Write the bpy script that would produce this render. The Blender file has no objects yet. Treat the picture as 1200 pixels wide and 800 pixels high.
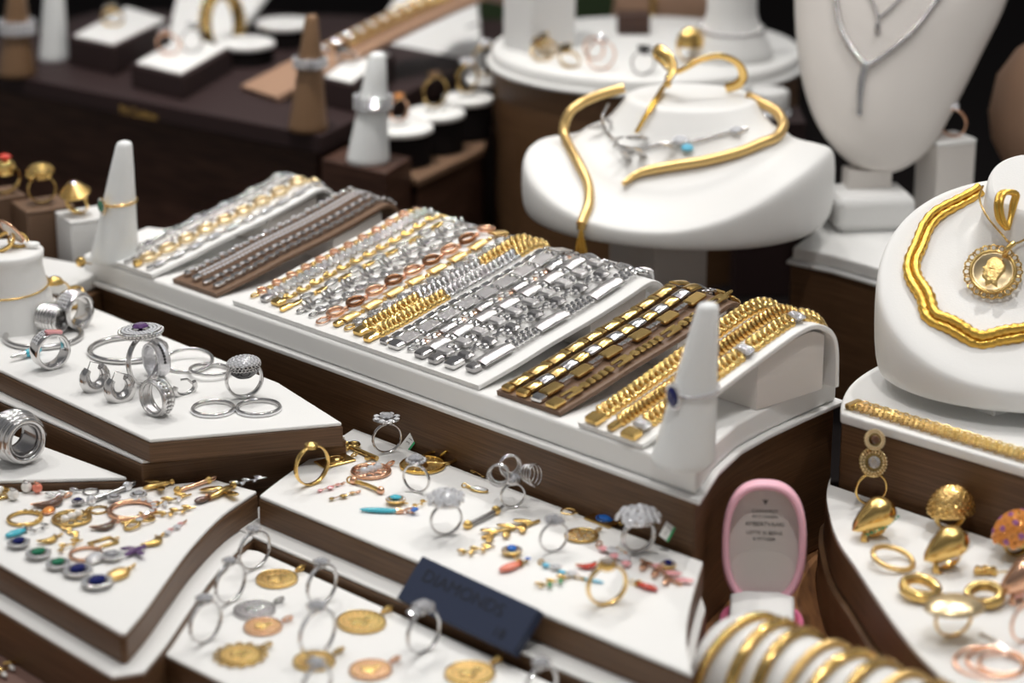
import bpy, bmesh, math, random
from math import sin, cos, pi, radians as R, sqrt
from mathutils import Vector, Matrix, Quaternion
from mathutils.bvhtree import BVHTree
rnd = random.Random(11)
S = bpy.context.scene
COL = S.collection
V = Vector
# ---------------------------------------------------------------- camera geometry (metres; 85 mm lens 1.45 m from the bracelets)
TH, FPX, DIST = R(19), 2833.0, 1.45
CAM = V((0, -DIST*cos(TH), .09 + DIST*sin(TH)))
def ray(px, py):
    x, y = (px-600)/FPX, (400-py)/FPX
    return V((x, cos(TH)+y*sin(TH), -sin(TH)+y*cos(TH)))
def P(px, py, z):
    d = ray(px, py); return CAM + d*((z-CAM.z)/d.z)
def PD(px, py, depth):
    return CAM + ray(px, py)*depth
def depth_of(p):
    return (p-CAM).dot(V((0, cos(TH), -sin(TH))))
def UV(u, v, z=0):               # millimetres in the platforms' own frame, turned 45 degrees
    r = .70710678e-3; return V(((u+v)*r, (v-u)*r, z))
U_ = V((.70710678, -.70710678, 0)); V_ = V((.70710678, .70710678, 0)); Z_ = V((0, 0, 1))
def FR(loc, yaw=0, pitch=0, roll=0):
    return Matrix.Translation(loc) @ Matrix.Rotation(R(yaw), 4, 'Z') @ Matrix.Rotation(R(pitch), 4, 'X') @ Matrix.Rotation(R(roll), 4, 'Y')
def basis(o, x, y, z):
    m = Matrix.Identity(4)
    for i, a in enumerate((x, y, z, o)):
        m[0][i], m[1][i], m[2][i] = a.x, a.y, a.z
    return m
def along(p, q, up=Z_):          # frame at p, x towards q, z about up; returns frame and length
    x = (q-p); L = x.length; x.normalize()
    y = up.cross(x); y.normalize(); z = x.cross(y)
    return basis(p, x, y, z), L
TR = Matrix.Translation
def SC(x, y, z): return Matrix.Diagonal((x, y, z, 1))
def RX(a): return Matrix.Rotation(R(a), 4, 'X')
def RY(a): return Matrix.Rotation(R(a), 4, 'Y')
def RZ(a): return Matrix.Rotation(R(a), 4, 'Z')
# ---------------------------------------------------------------- materials
MAT = {}
def mat(name, col, rough=.5, metal=0., spec=.5, trans=0., ior=1.45, bump=None, sheen=0., emit=None, noise=None, coat=0., alpha=None):
    m = bpy.data.materials.new(name); m.use_nodes = True
    nt = m.node_tree; b = nt.nodes['Principled BSDF']; L = nt.links
    c4 = (*col, 1)
    b.inputs['Base Color'].default_value = c4
    b.inputs['Roughness'].default_value = rough
    b.inputs['Metallic'].default_value = metal
    b.inputs['Specular IOR Level'].default_value = spec
    b.inputs['Transmission Weight'].default_value = trans
    b.inputs['IOR'].default_value = ior
    b.inputs['Sheen Weight'].default_value = sheen
    b.inputs['Coat Weight'].default_value = coat
    if emit:
        b.inputs['Emission Color'].default_value = (*emit[0], 1); b.inputs['Emission Strength'].default_value = emit[1]
    if bump or noise:
        tc = nt.nodes.new('ShaderNodeTexCoord')
    if bump:                      # (scale xyz, strength)
        mp = nt.nodes.new('ShaderNodeMapping'); mp.inputs['Scale'].default_value = bump[0]
        L.new(tc.outputs['Object'], mp.inputs['Vector'])
        n = nt.nodes.new('ShaderNodeTexNoise'); n.inputs['Scale'].default_value = 1; n.inputs['Detail'].default_value = 3
        L.new(mp.outputs[0], n.inputs['Vector'])
        bp = nt.nodes.new('ShaderNodeBump'); bp.inputs['Strength'].default_value = bump[1]; bp.inputs['Distance'].default_value = .0006
        L.new(n.outputs['Fac'], bp.inputs['Height']); L.new(bp.outputs[0], b.inputs['Normal'])
    if noise:                     # (scale xyz, second colour, low, high)
        mp = nt.nodes.new('ShaderNodeMapping'); mp.inputs['Scale'].default_value = noise[0]
        L.new(tc.outputs['Object'], mp.inputs['Vector'])
        n = nt.nodes.new('ShaderNodeTexNoise'); n.inputs['Scale'].default_value = 1; n.inputs['Detail'].default_value = 4
        L.new(mp.outputs[0], n.inputs['Vector'])
        r = nt.nodes.new('ShaderNodeValToRGB')
        r.color_ramp.elements[0].position = noise[2]; r.color_ramp.elements[0].color = c4
        r.color_ramp.elements[1].position = noise[3]; r.color_ramp.elements[1].color = (*noise[1], 1)
        L.new(n.outputs['Fac'], r.inputs[0]); L.new(r.outputs[0], b.inputs['Base Color'])
    MAT[name] = m; return m
mat('white_leather', (.80, .80, .785), .42, spec=.35, bump=((900, 900, 900), .12))
mat('white_satin', (.74, .74, .73), .38, spec=.4, bump=((500, 500, 500), .06))
mat('cone_plastic', (.78, .80, .80), .35, spec=.45)
mat('warm_white', (.66, .625, .59), .5, bump=((700, 700, 700), .1))
mat('brown_satin', (.090, .046, .021), .42, spec=.45, bump=((60, 60, 2600), .22), noise=((25, 25, 1500), (.165, .088, .043), .35, .7))
mat('brown_leather', (.165, .098, .060), .45, spec=.4, bump=((600, 600, 600), .12))
mat('tan_leather', (.33, .20, .13), .5, bump=((600, 600, 600), .12))
mat('dark_wood', (.040, .018, .012), .4, spec=.4, noise=((30, 30, 300), (.075, .036, .024), .4, .7))
mat('dark_leather', (.030, .017, .017), .6, spec=.25, bump=((500, 500, 500), .1))
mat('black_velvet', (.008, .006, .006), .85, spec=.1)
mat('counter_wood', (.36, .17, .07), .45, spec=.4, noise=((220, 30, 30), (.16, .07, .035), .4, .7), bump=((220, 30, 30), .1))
mat('mauve_board', (.20, .115, .092), .5)
mat('wall_dark', (.012, .008, .007), .8)
mat('wall_green', (.045, .075, .03), .8)
mat('navy', (.030, .040, .075), .38, spec=.45)
mat('navy_letter', (.012, .015, .025), .6)
mat('pink', (.90, .50, .60), .4, spec=.4)
mat('pink_edge', (.72, .18, .32), .4)
mat('lining', (.62, .58, .55), .7, sheen=.3)
mat('ink', (.12, .11, .10), .7)
mat('paper', (.85, .86, .84), .6)
mat('tag_green', (.03, .38, .14), .5)
mat('gold', (.84, .57, .20), .17, 1.)
mat('gold_pale', (.88, .70, .42), .28, 1.)
mat('gold_medal', (.80, .57, .23), .3, 1., bump=((700, 700, 700), .7))
mat('medal_rose', (.80, .52, .30), .3, 1., bump=((700, 700, 700), .7))
mat('medal_silver', (.6, .59, .6), .3, 1., bump=((700, 700, 700), .7))
mat('gold_print', (.45, .27, .07), .5)
mat('gold_deep', (.80, .49, .10), .24, 1., bump=((1800, 1800, 1800), .25))
mat('gold_matte', (.76, .53, .22), .34, 1., bump=((1500, 1500, 1500), .3))
mat('gold_brass', (.62, .42, .15), .2, 1.)
mat('rose_gold', (.85, .50, .33), .2, 1.)
mat('rose_gold_dark', (.30, .14, .07), .25, 1.)
mat('silver', (.66, .65, .645), .15, 1.)
mat('silver_dark', (.40, .39, .39), .25, 1.)
mat('silver_matte', (.56, .55, .55), .32, 1., bump=((1500, 1500, 1500), .3))
mat('pave', (.72, .72, .74), .12, .7, bump=((1400, 1400, 1400), .8))
mat('diamond', (.95, .96, 1.), .02, 0., spec=.8, trans=.75, ior=2.2)
mat('crystal', (.92, .93, .96), .05, .55, spec=.8)
mat('sapphire', (.006, .010, .10), .06, 0., spec=.5, coat=.2)
mat('emerald', (.004, .17, .08), .05, 0., spec=.9, ior=1.6, coat=.6)
mat('amethyst', (.10, .04, .15), .08, 0., spec=.9, coat=.5)
mat('turquoise', (.05, .44, .56), .2, 0., spec=.6, coat=.5)
mat('blue_stone', (.01, .13, .50), .12, 0., spec=.7, coat=.5)
mat('sky_stone', (.16, .52, .72), .08, 0., spec=.8, coat=.5)
mat('coral', (.80, .24, .16), .25, 0., coat=.4)
mat('red_enamel', (.55, .05, .03), .2, 0., coat=.6)
mat('pink_stone', (.85, .40, .42), .1, .2, coat=.5)
mat('green_enamel', (.02, .30, .14), .15, 0., coat=.6)
mat('orange_stone', (.80, .30, .06), .08, .3, coat=.7)
mat('violet_stone', (.34, .12, .30), .08, .2, coat=.7)
mat('smoky', (.10, .045, .02), .1, 0., spec=.8, coat=.5)
mat('black_stone', (.012, .012, .014), .1, 0., spec=.8, coat=.5)
mat('pearl', (.84, .82, .78), .18, 0., spec=.7, coat=.7)
mat('cone_brown', (.20, .115, .06), .42, .15, bump=((900, 900, 900), .15))
mat('chrome', (.75, .76, .78), .12, 1.)
# ---------------------------------------------------------------- mesh builder
class MB:
    def __init__(s): s.v = []; s.f = []; s.sm = []; s.mi = []
    def add(s, vs, fs, M=None, sm=True, mi=0):
        b = len(s.v)
        s.v += [(M @ V(p)) if M is not None else V(p) for p in vs]
        for f in fs: s.f.append([b+i for i in f]); s.sm.append(sm); s.mi.append(mi)
        return s
    def box(s, x, y, z, M=None, c=0., mi=0):          # base centred at origin, chamfer c
        if c <= 0:
            vs = [(i*x/2, j*y/2, k*z) for k in (0, 1) for j in (-1, 1) for i in (-1, 1)]
            return s.add(vs, [(0, 2, 3, 1), (4, 5, 7, 6), (0, 1, 5, 4), (1, 3, 7, 5), (3, 2, 6, 7), (2, 0, 4, 6)], M, False, mi)
        o = []
        for (a, b) in ((x/2, y/2-c), (x/2-c, y/2)):
            o.append((a, b))
        ring = [(x/2, -(y/2-c)), (x/2, y/2-c), (x/2-c, y/2), (-(x/2-c), y/2), (-x/2, y/2-c), (-x/2, -(y/2-c)), (-(x/2-c), -y/2), (x/2-c, -y/2)]
        ins = [(px*(1-c/(x/2)), py*(1-c/(y/2))) for px, py in ring]
        return s.loft([[(p[0], p[1], 0) for p in ins], [(p[0], p[1], c) for p in ring], [(p[0], p[1], z-c) for p in ring], [(p[0], p[1], z) for p in ins]], M, cap=True, sm=False, mi=mi)
    def loft(s, rings, M=None, cap=True, sm=True, closed=True, mi=0):
        n = len(rings[0]); vs = [p for r in rings for p in r]; fs = []
        for k in range(len(rings)-1):
            for i in range(n if closed else n-1):
                j = (i+1) % n
                fs.append((k*n+i, k*n+j, (k+1)*n+j, (k+1)*n+i))
        s.add(vs, fs, M, sm, mi)
        if cap and closed:
            s.add(rings[0], [tuple(range(n))[::-1]], M, False, mi); s.add(rings[-1], [tuple(range(n))], M, False, mi)
        return s
    def prism(s, pts, z0, z1, M=None, mi=0):
        a = sum(pts[i][0]*pts[(i+1) % len(pts)][1]-pts[(i+1) % len(pts)][0]*pts[i][1] for i in range(len(pts)))
        if a < 0: pts = pts[::-1]
        n = len(pts)
        vs = [(p[0], p[1], z0) for p in pts]+[(p[0], p[1], z1) for p in pts]
        fs = [tuple(range(n))[::-1], tuple(range(n, 2*n))]+[(i, (i+1) % n, n+(i+1) % n, n+i) for i in range(n)]
        return s.add(vs, fs, M, False, mi)
    def tube(s, path, r, n=8, closed=False, M=None, flat=1., up=None, cap=True, sm=True, mi=0):
        path = [V(p) for p in path]; N = len(path)
        T = []
        for i in range(N):
            a = path[i-1] if (i or closed) else path[i]; b = path[(i+1) % N] if (i < N-1 or closed) else path[i]
            t = b-a; T.append(t.normalized() if t.length > 1e-12 else V((1, 0, 0)))
        u = V(up) if up else (V((0, 0, 1)) if abs(T[0].z) < .9 else V((0, 1, 0)))
        rings = []
        for i in range(N):
            t = T[i]
            if up: u = V(up)
            u = u-t*u.dot(t); u.normalize(); w = t.cross(u)
            rr = r[i] if isinstance(r, (list, tuple)) else r
            rings.append([path[i]+(w*cos(a)+u*sin(a)*flat)*rr for a in (2*pi*k/n for k in range(n))])
        if closed: rings.append(rings[0])
        return s.loft(rings, M, cap and not closed, sm, mi=mi)
    def torus(s, Rr, r, M=None, nu=24, nv=8, sx=1., sy=1., flat=1., wz=None, mi=0):
        # ring in local XY plane; flat scales thickness along Z
        vs = []; fs = []
        for i in range(nu):
            a = 2*pi*i/nu
            for k in range(nv):
                b = 2*pi*k/nv
                q = Rr+r*cos(b)
                vs.append((q*cos(a)*sx, q*sin(a)*sy, r*flat*sin(b)))
                fs.append((i*nv+k, ((i+1) % nu)*nv+k, ((i+1) % nu)*nv+(k+1) % nv, i*nv+(k+1) % nv))
        return s.add(vs, fs, M, True, mi)
    def lathe(s, prof, n=24, M=None, sm=True, mi=0, cap=True):
        return s.loft([[(r*cos(2*pi*k/n), r*sin(2*pi*k/n), z) for k in range(n)] for r, z in prof], M, cap, sm, mi=mi)
    def ball(s, r, M=None, nu=10, nv=6, mi=0, h=None):
        rings = [[(r*cos(t)*cos(2*pi*k/nu), r*cos(t)*sin(2*pi*k/nu), r*sin(t)) for k in range(nu)] for t in (-pi/2+.02+(pi-.04)*j/nv for j in range(nv+1))]
        return s.loft(rings, M, True, True, mi=mi)
    def gem(s, r, M=None, n=8, crown=.32, pav=.75, sx=1., sy=1., mi=0):   # girdle at z=0
        g = [(r*sx*cos(2*pi*k/n), r*sy*sin(2*pi*k/n), 0) for k in range(n)]
        m = [(r*.8*sx*cos(2*pi*(k+.5)/n), r*.8*sy*sin(2*pi*(k+.5)/n), r*crown*.65) for k in range(n)]
        t = [(r*.52*sx*cos(2*pi*k/n), r*.52*sy*sin(2*pi*k/n), r*crown) for k in range(n)]
        p = [(0, 0, -r*pav)]
        vs = g+m+t+p; fs = []
        for k in range(n):
            j = (k+1) % n
            fs += [(k, j, n+k), (n+k, j, n+j), (n+k, n+j, 2*n+j), (n+k, 2*n+j, 2*n+k), (k, 3*n, j)]
        fs.append(tuple(range(2*n, 3*n)))
        return s.add(vs, fs, M, False, mi)
    def build(s, name, mats, parent=None, label=None, bevel=None, kind=None, M=None, subsurf=0):
        me = bpy.data.meshes.new(name)
        me.from_pydata(s.v, [], s.f)
        for m in (mats if isinstance(mats, (list, tuple)) else [mats]): me.materials.append(MAT[m])
        me.polygons.foreach_set('use_smooth', s.sm)
        me.polygons.foreach_set('material_index', s.mi)
        me.update()
        o = bpy.data.objects.new(name, me); COL.objects.link(o)
        if parent is not None: o.parent = parent
        if M is not None: o.matrix_local = M
        if label: o['label'] = label
        if kind: o['kind'] = kind
        if bevel:
            b = o.modifiers.new('b', 'BEVEL'); b.width = bevel; b.segments = 3; b.limit_method = 'ANGLE'; b.angle_limit = R(40)
            for p in me.polygons: p.use_smooth = True
            w = o.modifiers.new('w', 'WEIGHTED_NORMAL'); w.keep_sharp = True
        return o
def tag(o, label, cat, group=None):
    o['label'] = label; o['category'] = cat
    if group: o['group'] = group
    return o
def thing(name, label, cat, M=None, group=None):
    o = bpy.data.objects.new(name, None); COL.objects.link(o); o.empty_display_size = .01
    if M is not None: o.matrix_world = M
    return tag(o, label, cat, group)
def clone(root, M, label, group=None):
    r = root.copy(); COL.objects.link(r); r.matrix_world = M; r['label'] = label
    if group: r['group'] = group
    for ch in list(root.children):
        c = ch.copy(); COL.objects.link(c); c.parent = r
        for g in ch.children:
            d = g.copy(); COL.objects.link(d); d.parent = c
    return r
def offset(pts, d, skip=None):     # outward polygon offset; skip(u_mm, v_mm) of an edge's middle keeps that edge in place
    pts = [V((p[0], p[1])) for p in pts]; n = len(pts)
    a = sum(pts[i].x*pts[(i+1) % n].y-pts[(i+1) % n].x*pts[i].y for i in range(n))
    sg = 1 if a > 0 else -1; out = []; N = []; D = []
    for i in range(n):
        e = (pts[(i+1) % n]-pts[i]).normalized(); N.append(V((e.y, -e.x))*sg)
        m = (pts[i]+pts[(i+1) % n])*500
        D.append(d*(1-skip((m.x-m.y)*.70711, (m.x+m.y)*.70711)) if skip else d)
    for i in range(n):
        n1, n2, d1, d2 = N[i-1], N[i], D[i-1], D[i]
        det = n1.x*n2.y-n1.y*n2.x
        if abs(det) < .12:
            m = (n1+n2).normalized(); out.append(pts[i]+m*((d1+d2)/2))
        else:
            x = V(((d1*n2.y-d2*n1.y)/det, (n1.x*d2-n2.x*d1)/det))
            if x.length > 3*max(abs(d1), abs(d2), 1e-9): x = x.normalized()*3*max(abs(d1), abs(d2))
            out.append(pts[i]+x)
    return out
def outl(pts, z):                 # pixel pairs, or ('uv', u, v)
    r = []
    for p in pts:
        q = UV(p[1], p[2]) if p[0] == 'uv' else P(p[0], p[1], z)
        r.append((q.x, q.y))
    return r
def smoothline(pts, k=6, closed=False):   # Catmull-Rom
    pts = [V(p) for p in pts]; n = len(pts); out = []
    for i in range(n if closed else n-1):
        g = lambda j: pts[j % n] if closed else pts[max(0, min(n-1, j))]
        p0, p1, p2, p3 = g(i-1), g(i), g(i+1), g(i+2)
        for a in range(k):
            t = a/k
            out.append(.5*((2*p1)+(p2-p0)*t+(2*p0-5*p1+4*p2-p3)*t*t+(3*p1-p0-3*p2+p3)*t**3))
    if not closed: out.append(pts[-1])
    return out
# ================================================================ setting, risers and platforms
def slab(name, pts, z0, z1, m, parent=None, bevel=.001, **k):
    return MB().prism([(p[0], p[1]) for p in pts], z0, z1).build(name, m, parent, bevel=bevel, **k)
b = MB(); b.box(2.2, .9, .03, TR((0, -.46, -.03)))
tag(b.build('display_counter', 'counter_wood', bevel=.002), 'orange brown wooden counter glimpsed beside the pink ring box', 'counter')
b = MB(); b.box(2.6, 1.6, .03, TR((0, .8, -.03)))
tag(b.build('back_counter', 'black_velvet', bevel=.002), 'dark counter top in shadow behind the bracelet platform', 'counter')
b = MB(); b.box(6, .05, 1.65, TR((0, 2.6, -1)))
o = b.build('wall_back', 'wall_dark', kind='structure')
b = MB(); b.box(6, 6, .05, TR((0, 0, -1.05)))
o = b.build('floor', 'wall_dark', kind='structure')

# main platform with the bracelet ramps
curve_px = [(820, 588), (830, 573), (843, 553), (870, 528), (900, 511), (940, 492), (990, 470)]
lip = outl([('uv', -297, -105)], .088)+outl(curve_px, .088)+outl([('uv', 40, 72), ('uv', -200, 22), ('uv', -322, -30)], 0)
main = thing('bracelet_platform', 'long white topped brown platform carrying the sloping bracelet ramps', 'display platform')
slab('body', offset(lip, -.004), 0, .0855, 'brown_satin', main, .002)
slab('lip', lip, .0857, .0885, 'white_satin', main, .0008)
slab('top_panel', offset(lip, -.0035), .0885, .103, 'white_leather', main, .0022)

def riser(name, label, pts, z, slab_h, step_w=.014, base_bottom=0., top=.0022, bm='brown_satin', cat='display riser', step_white=True, skip=None, step=None):
    t = thing(name, label, cat)
    slab('top_panel', offset(pts, -.0004), z-top, z, 'white_leather', t, .0009)
    slab('body', pts, z-slab_h, z-top-.0002, bm, t, .0008)
    if step_w:
        o2 = step or offset(pts, step_w, skip)
        if step_white:
            slab('step_panel', offset(o2, -.0004), z-slab_h-.0022, z-slab_h-.0002, 'white_leather', t, .0008)
        slab('base', o2, base_bottom, z-slab_h-.0024, bm, t, .0008)
    return t
def curve2(pts): return [(p.x, p.y) for p in smoothline([(*q, 0) for q in pts], 5)]
# ring tray, upper left
ZR = .082
rt = outl([(175, 515), (402, 495)], ZR)+outl([('uv', -60, -131), ('uv', -330, -122), ('uv', -330, -228)], 0)
riser('ring_riser', 'two step white riser holding silver rings, bangles and hoops', rt, ZR, .014, .013, step=outl([('uv', -47, -241), ('uv', 4, -136), ('uv', -60, -131), ('uv', -330, -122), ('uv', -330, -241)], 0))
ZS = .0605
st = outl([(152, 559), (60, 528)], ZS)
sm = outl([(151, 559), (0, 563), (-40, 564), (-60, 470), (0, 503)], ZS)
riser('coil_ring_riser', 'low white riser corner under the thick coiled silver ring', sm, ZS, .020, 0)
ZE = .0550
ec = curve2(outl([(302, 575), (262, 602), (225, 640), (195, 680), (170, 715), (148, 741)], ZE))
ep = ec+outl([(141, 742), (0, 661), (-60, 628)], ZE)+[(q.x, q.y-.003) for q in (P(-60, 564, ZS), P(151, 559, ZS))]+outl([('uv', -44, -246), ('uv', -21, -209)], 0)
riser('earring_riser', 'two step white riser crowded with small earrings and pendants', ep, ZE, .0165, .0105, skip=lambda u, v: (u < -15 and v > -350))
ZD = .0565
dl = curve2(outl([(303, 580), (330, 559), (370, 531), (414, 501)], ZD))
dr = curve2(outl([(825, 657.5), (815, 690), (807, 725), (806, 755), (813, 791)], ZD))
riser('pendant_riser', 'two step white riser with rings and gold pendants behind the dark sign', dl+dr, ZD, .017, .0125, skip=lambda u, v: 1 if v > -112 else .68 if u > 200 else 0)
ZM = .0335
ml = curve2(outl([(174, 757), (191, 727), (220, 692), (256, 657), (279, 641)], ZM))
mp = ml+outl([('uv', 32, -223.5), ('uv', 345, -223.5), ('uv', 360, -330)], ZM)
riser('medal_riser', 'front white riser with upright diamond rings and religious gold medals', mp, ZM, .017, .010, skip=lambda u, v: v > -325)
ZP = .0545
tl = curve2(outl([(974, 553), (968, 577), (972, 606), (982, 634), (1001, 662), (1022, 694), (1051, 735), (1080, 770), (1113, 802)], ZP))
tp = tl[::-1]+outl([('uv', 222, 26), ('uv', 425, 26), ('uv', 460, -110)], 0)
riser('gold_ring_riser', 'curved white topped riser of chunky gold rings, right foreground', tp, ZP, .024, .003, step_white=False, skip=lambda u, v: v > 30)
ZT = .0955
gl = curve2(outl([(985, 484), (986, 470), (995, 452), (1012, 437), (1040, 422), (1075, 408)], ZT))
gp = gl+outl([('uv', 300, 180), ('uv', 420, 150), ('uv', 420, 37)], 0)
g = thing('bust_platform', 'white topped brown platform under the gold necklace bust', 'display platform')
slab('top_panel', gp, ZT-.006, ZT, 'white_leather', g, .0015)
slab('body', offset(gp, -.001), 0, ZT-.0062, 'brown_satin', g, .001)
# low mauve board, bottom left corner
lb = outl([(-60, 715), (0, 742), (64, 790), (110, 830), (-60, 860)], .012)
tag(slab('display_board', lb, 0, .012, 'mauve_board'), 'flat mauve brown board at the bottom left corner', 'display board')
# ================================================================ jewellery builders (metres)
def band(mb, d, w, t, M=None, top=1., n=36, sect=8, sq=.5):
    # finger ring loop standing in the XZ plane, resting on z=0; w axial width, t radial thickness, top = widening at the crown
    rings = []
    Rm = d/2-t/2
    for i in range(n):
        a = 2*pi*i/n
        f = 1+(top-1)*max(0, sin(a))**2
        rad = V((cos(a), 0, sin(a)))
        c = V((0, 0, d/2))+rad*Rm
        ring = []
        for k in range(sect):
            b = 2*pi*(k+.5)/sect
            cb, sb = cos(b), sin(b)
            cb = math.copysign(abs(cb)**sq, cb); sb = math.copysign(abs(sb)**sq, sb)
            ring.append(c+rad*(cb*t/2)+V((0, sb*w/2*f, 0)))
        rings.append(ring)
    rings.append(rings[0])
    return mb.loft(rings, M, cap=False)
def prongs(mb, r, z0, z1, n=4, w=.0004, M=None):
    for k in range(n):
        a = 2*pi*(k+.5)/n
        mb.tube([(r*.35*cos(a), r*.35*sin(a), z0), (r*.95*cos(a), r*.95*sin(a), (z0+z1)/2), (r*1.02*cos(a), r*1.02*sin(a), z1), (r*.85*cos(a), r*.85*sin(a), z1+w)], w, 5, M=M)
def h_sol(t, z, r, metal, gem='diamond', n=4, sx=1, sy=1):
    m = MB(); prongs(m, r, z-.0006, z+r*.85, n, max(.00035, r*.1)); m.lathe([(r*.2, z-.0008), (r*.42, z+r*.1), (r*.3, z+r*.2)], 10)
    m.build('setting', metal, t)
    MB().gem(r, TR((0, 0, z+r*.75)), sx=sx, sy=sy).build('gemstone', gem, t)
def h_halo(t, z, r, metal, gem='diamond', n=14, rs=None, sx=1, sy=1, rows=1, stone='crystal', up=.0025):
    rs = rs or r*.24
    m = MB(); R1 = r+rs*(2*rows)
    m.lathe([(r*.25, z-.0006), (R1*.6, z+up*.5), (R1*1.02, z+up-.0003), (R1*1.02, z+up), (r*.7, z+up)], 20, SC(sx, sy, 1))
    m.build('setting', metal, t)
    h = MB()
    for q in range(rows):
        rr = r+rs*(1.05+2*q); k2 = int(n*(1+q*.3))
        for k in range(k2):
            a = 2*pi*k/k2; h.gem(rs, TR((rr*cos(a)*sx, rr*sin(a)*sy, z+up+rs*.3)), 6)
    h.build('halo', stone, t)
    MB().gem(r, TR((0, 0, z+up+r*.35)), sx=sx, sy=sy, pav=.4).build('gemstone', gem, t)
def h_cluster(t, z, Rr, rs, n, metal, gem='crystal', flat=.55, name='gemstones'):
    m = MB(); m.lathe([(Rr*.2, z-.001), (Rr*.75, z+.001), (Rr*.6, z+Rr*flat*.6), (Rr*.2, z+Rr*flat*.8)], 14); m.build('setting', metal, t)
    g = MB()
    for k in range(n):
        a = k*2.39996; q = sqrt((k+.3)/n)*Rr
        zz = z+.001+sqrt(max(0, 1-(q/Rr)**2*.8))*Rr*flat
        nrm = V((q*cos(a)/Rr, q*sin(a)/Rr, .6)).normalized()
        g.gem(rs*rnd.uniform(.85, 1.2), Matrix.Translation((q*cos(a), q*sin(a), zz)) @ nrm.to_track_quat('Z', 'Y').to_matrix().to_4x4(), 7)
    g.build(name, gem, t)
def h_dome(t, z, rx, ry, h, metal, name='dome', pat=None):
    m = MB(); n = 28; K = 9; rings = []
    for k in range(K):
        f = k/(K-1)*pi/2*.97
        rings.append([(rx*cos(f)*cos(2*pi*i/n), ry*cos(f)*sin(2*pi*i/n), z-h*.25+h*sin(f)*1.25) for i in range(n)])
    m.loft(rings, cap=True); m.build(name, metal, t)
    if pat:
        g = MB()
        for k in range(pat[1]):
            a = k*2.39996; s = (k+.5)/pat[1]; f = math.asin(min(1, 1-s*.97))
            p = V((rx*cos(f)*cos(a), ry*cos(f)*sin(a), z-h*.25+h*sin(f)*1.25))
            nr = V((p.x/rx**2, p.y/ry**2, (p.z-z+h*.25)/(h*1.25)**2)).normalized()
            g.gem(pat[2], Matrix.Translation(p) @ nr.to_track_quat('Z', 'Y').to_matrix().to_4x4(), 6, sx=1.2)
        g.build(pat[0], pat[3], t)
def ring(label, M, d, m='silver', w=.0022, t=.0013, top=1., head=None, group=None, name='ring', sq=.7, bandname='band'):
    o = thing(name, label, 'ring', M, group)
    band(MB(), d, w, t, top=top, sq=sq).build(bandname, m, o)
    if head: head(o, d)
    return o
def sz(p, px): return px*depth_of(p)/FPX          # size in metres of px pixels facing the camera at p
def stand(bx, by, z, yaw=0, lean=0):              # upright frame at a pixel of a surface; yaw 0 faces the camera
    return FR(P(bx, by, z), yaw, lean)
def ring_px(label, bx, by, z, hpx, yaw, lean=0, **k):
    p = P(bx, by, z); d = sz(p, hpx)/.94
    return ring(label, stand(bx, by, z, yaw, lean), d, **k)
# ---- chains over ramps
class Ramp:
    def __init__(s, name, label, u0, v0, w, prof, m, z=.103, thick=.003, shear=0., block=None, bm='warm_white', cat='bracelet ramp', M=None):
        s.M = M if M is not None else basis(UV(u0, v0, z), U_, V_, Z_)
        s.w = w/1000; s.sh = shear/1000
        pr = smoothline([(0, y/1000, q/1000) for y, q in prof], 6); s.p = pr
        s.L = [0]
        for i in range(1, len(pr)): s.L.append(s.L[-1]+(pr[i]-pr[i-1]).length)
        s.len = s.L[-1]; s.yl = max(p.y for p in pr)
        t = thing(name, label, cat, s.M); s.o = t
        rings = []
        for i, p in enumerate(pr):
            tg = (pr[min(i+1, len(pr)-1)]-pr[max(i-1, 0)]).normalized(); nn = V((0, -tg.z, tg.y)); q = p-nn*thick
            if q.z < .0002 : q = V((0, q.y, .0002))
            dx = s.sh*p.y/s.yl
            rings.append([(dx, p.y, p.z), (dx+s.w, p.y, p.z), (dx+s.w, q.y, q.z), (dx, q.y, q.z)])
        MB().loft(rings, cap=True, sm=False).build('ramp_panel', m, t, bevel=.0007)
        if block:                                    # (y0, y1): the support under the high end
            y0, y1 = (a/1000 for a in block); poly = [p for p in pr if y0 <= p.y <= y1]
            def inner(p): return p.z-thick-.0022
            k = [p for p in pr[:len(pr)*9//10] if y0 <= p.y <= y1]
            r2 = [[(s.sh*p.y/s.yl+.003, p.y, .0003), (s.sh*p.y/s.yl+s.w-.003, p.y, .0003), (s.sh*p.y/s.yl+s.w-.003, p.y, max(.001, inner(p))), (s.sh*p.y/s.yl+.003, p.y, max(.001, inner(p)))] for p in k]
            MB().loft(r2, cap=True, sm=False).build('support_block', bm, t)
    def at(s, d, x, lift=0.):                         # frame at arc length d, lateral x
        d = max(0, min(s.len-1e-6, d)); i = 0
        while i < len(s.L)-2 and s.L[i+1] < d: i += 1
        f = (d-s.L[i])/max(1e-9, s.L[i+1]-s.L[i]); a, b = s.p[i], s.p[i+1]
        def tg(j): return (s.p[min(j+1, len(s.p)-1)]-s.p[max(j-1, 0)]).normalized()
        t = (tg(i)*(1-f)+tg(i+1)*f).normalized()
        p = a+(b-a)*f; n = V((0, -t.z, t.y)); t2 = V((s.sh/s.len, t.y, t.z)).normalized(); l = n.cross(t2)
        return basis(p+V((x+s.sh*p.y/s.yl, 0, 0))+n*lift, t2, l, n)
def l_curb(mb, M, L, W, k=0):
    r = W*.21; mb.torus(W/2-r, r, M @ RZ(14) @ RX(42), 12, 7, sx=L*.66/(W/2-r*.6))
def l_flatcurb(mb, M, L, W, k=0):
    r = W*.2; mb.torus(W/2-r, r, M @ RZ(28) @ RX(40), 10, 6, sx=L*.58/(W/2))
def l_cable(mb, M, L, W, k=0):
    r = W*.15; mb.torus(W/2-r, r, M @ RX(0 if k % 2 else 80), 12, 6, sx=L*.66/(W/2))
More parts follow.
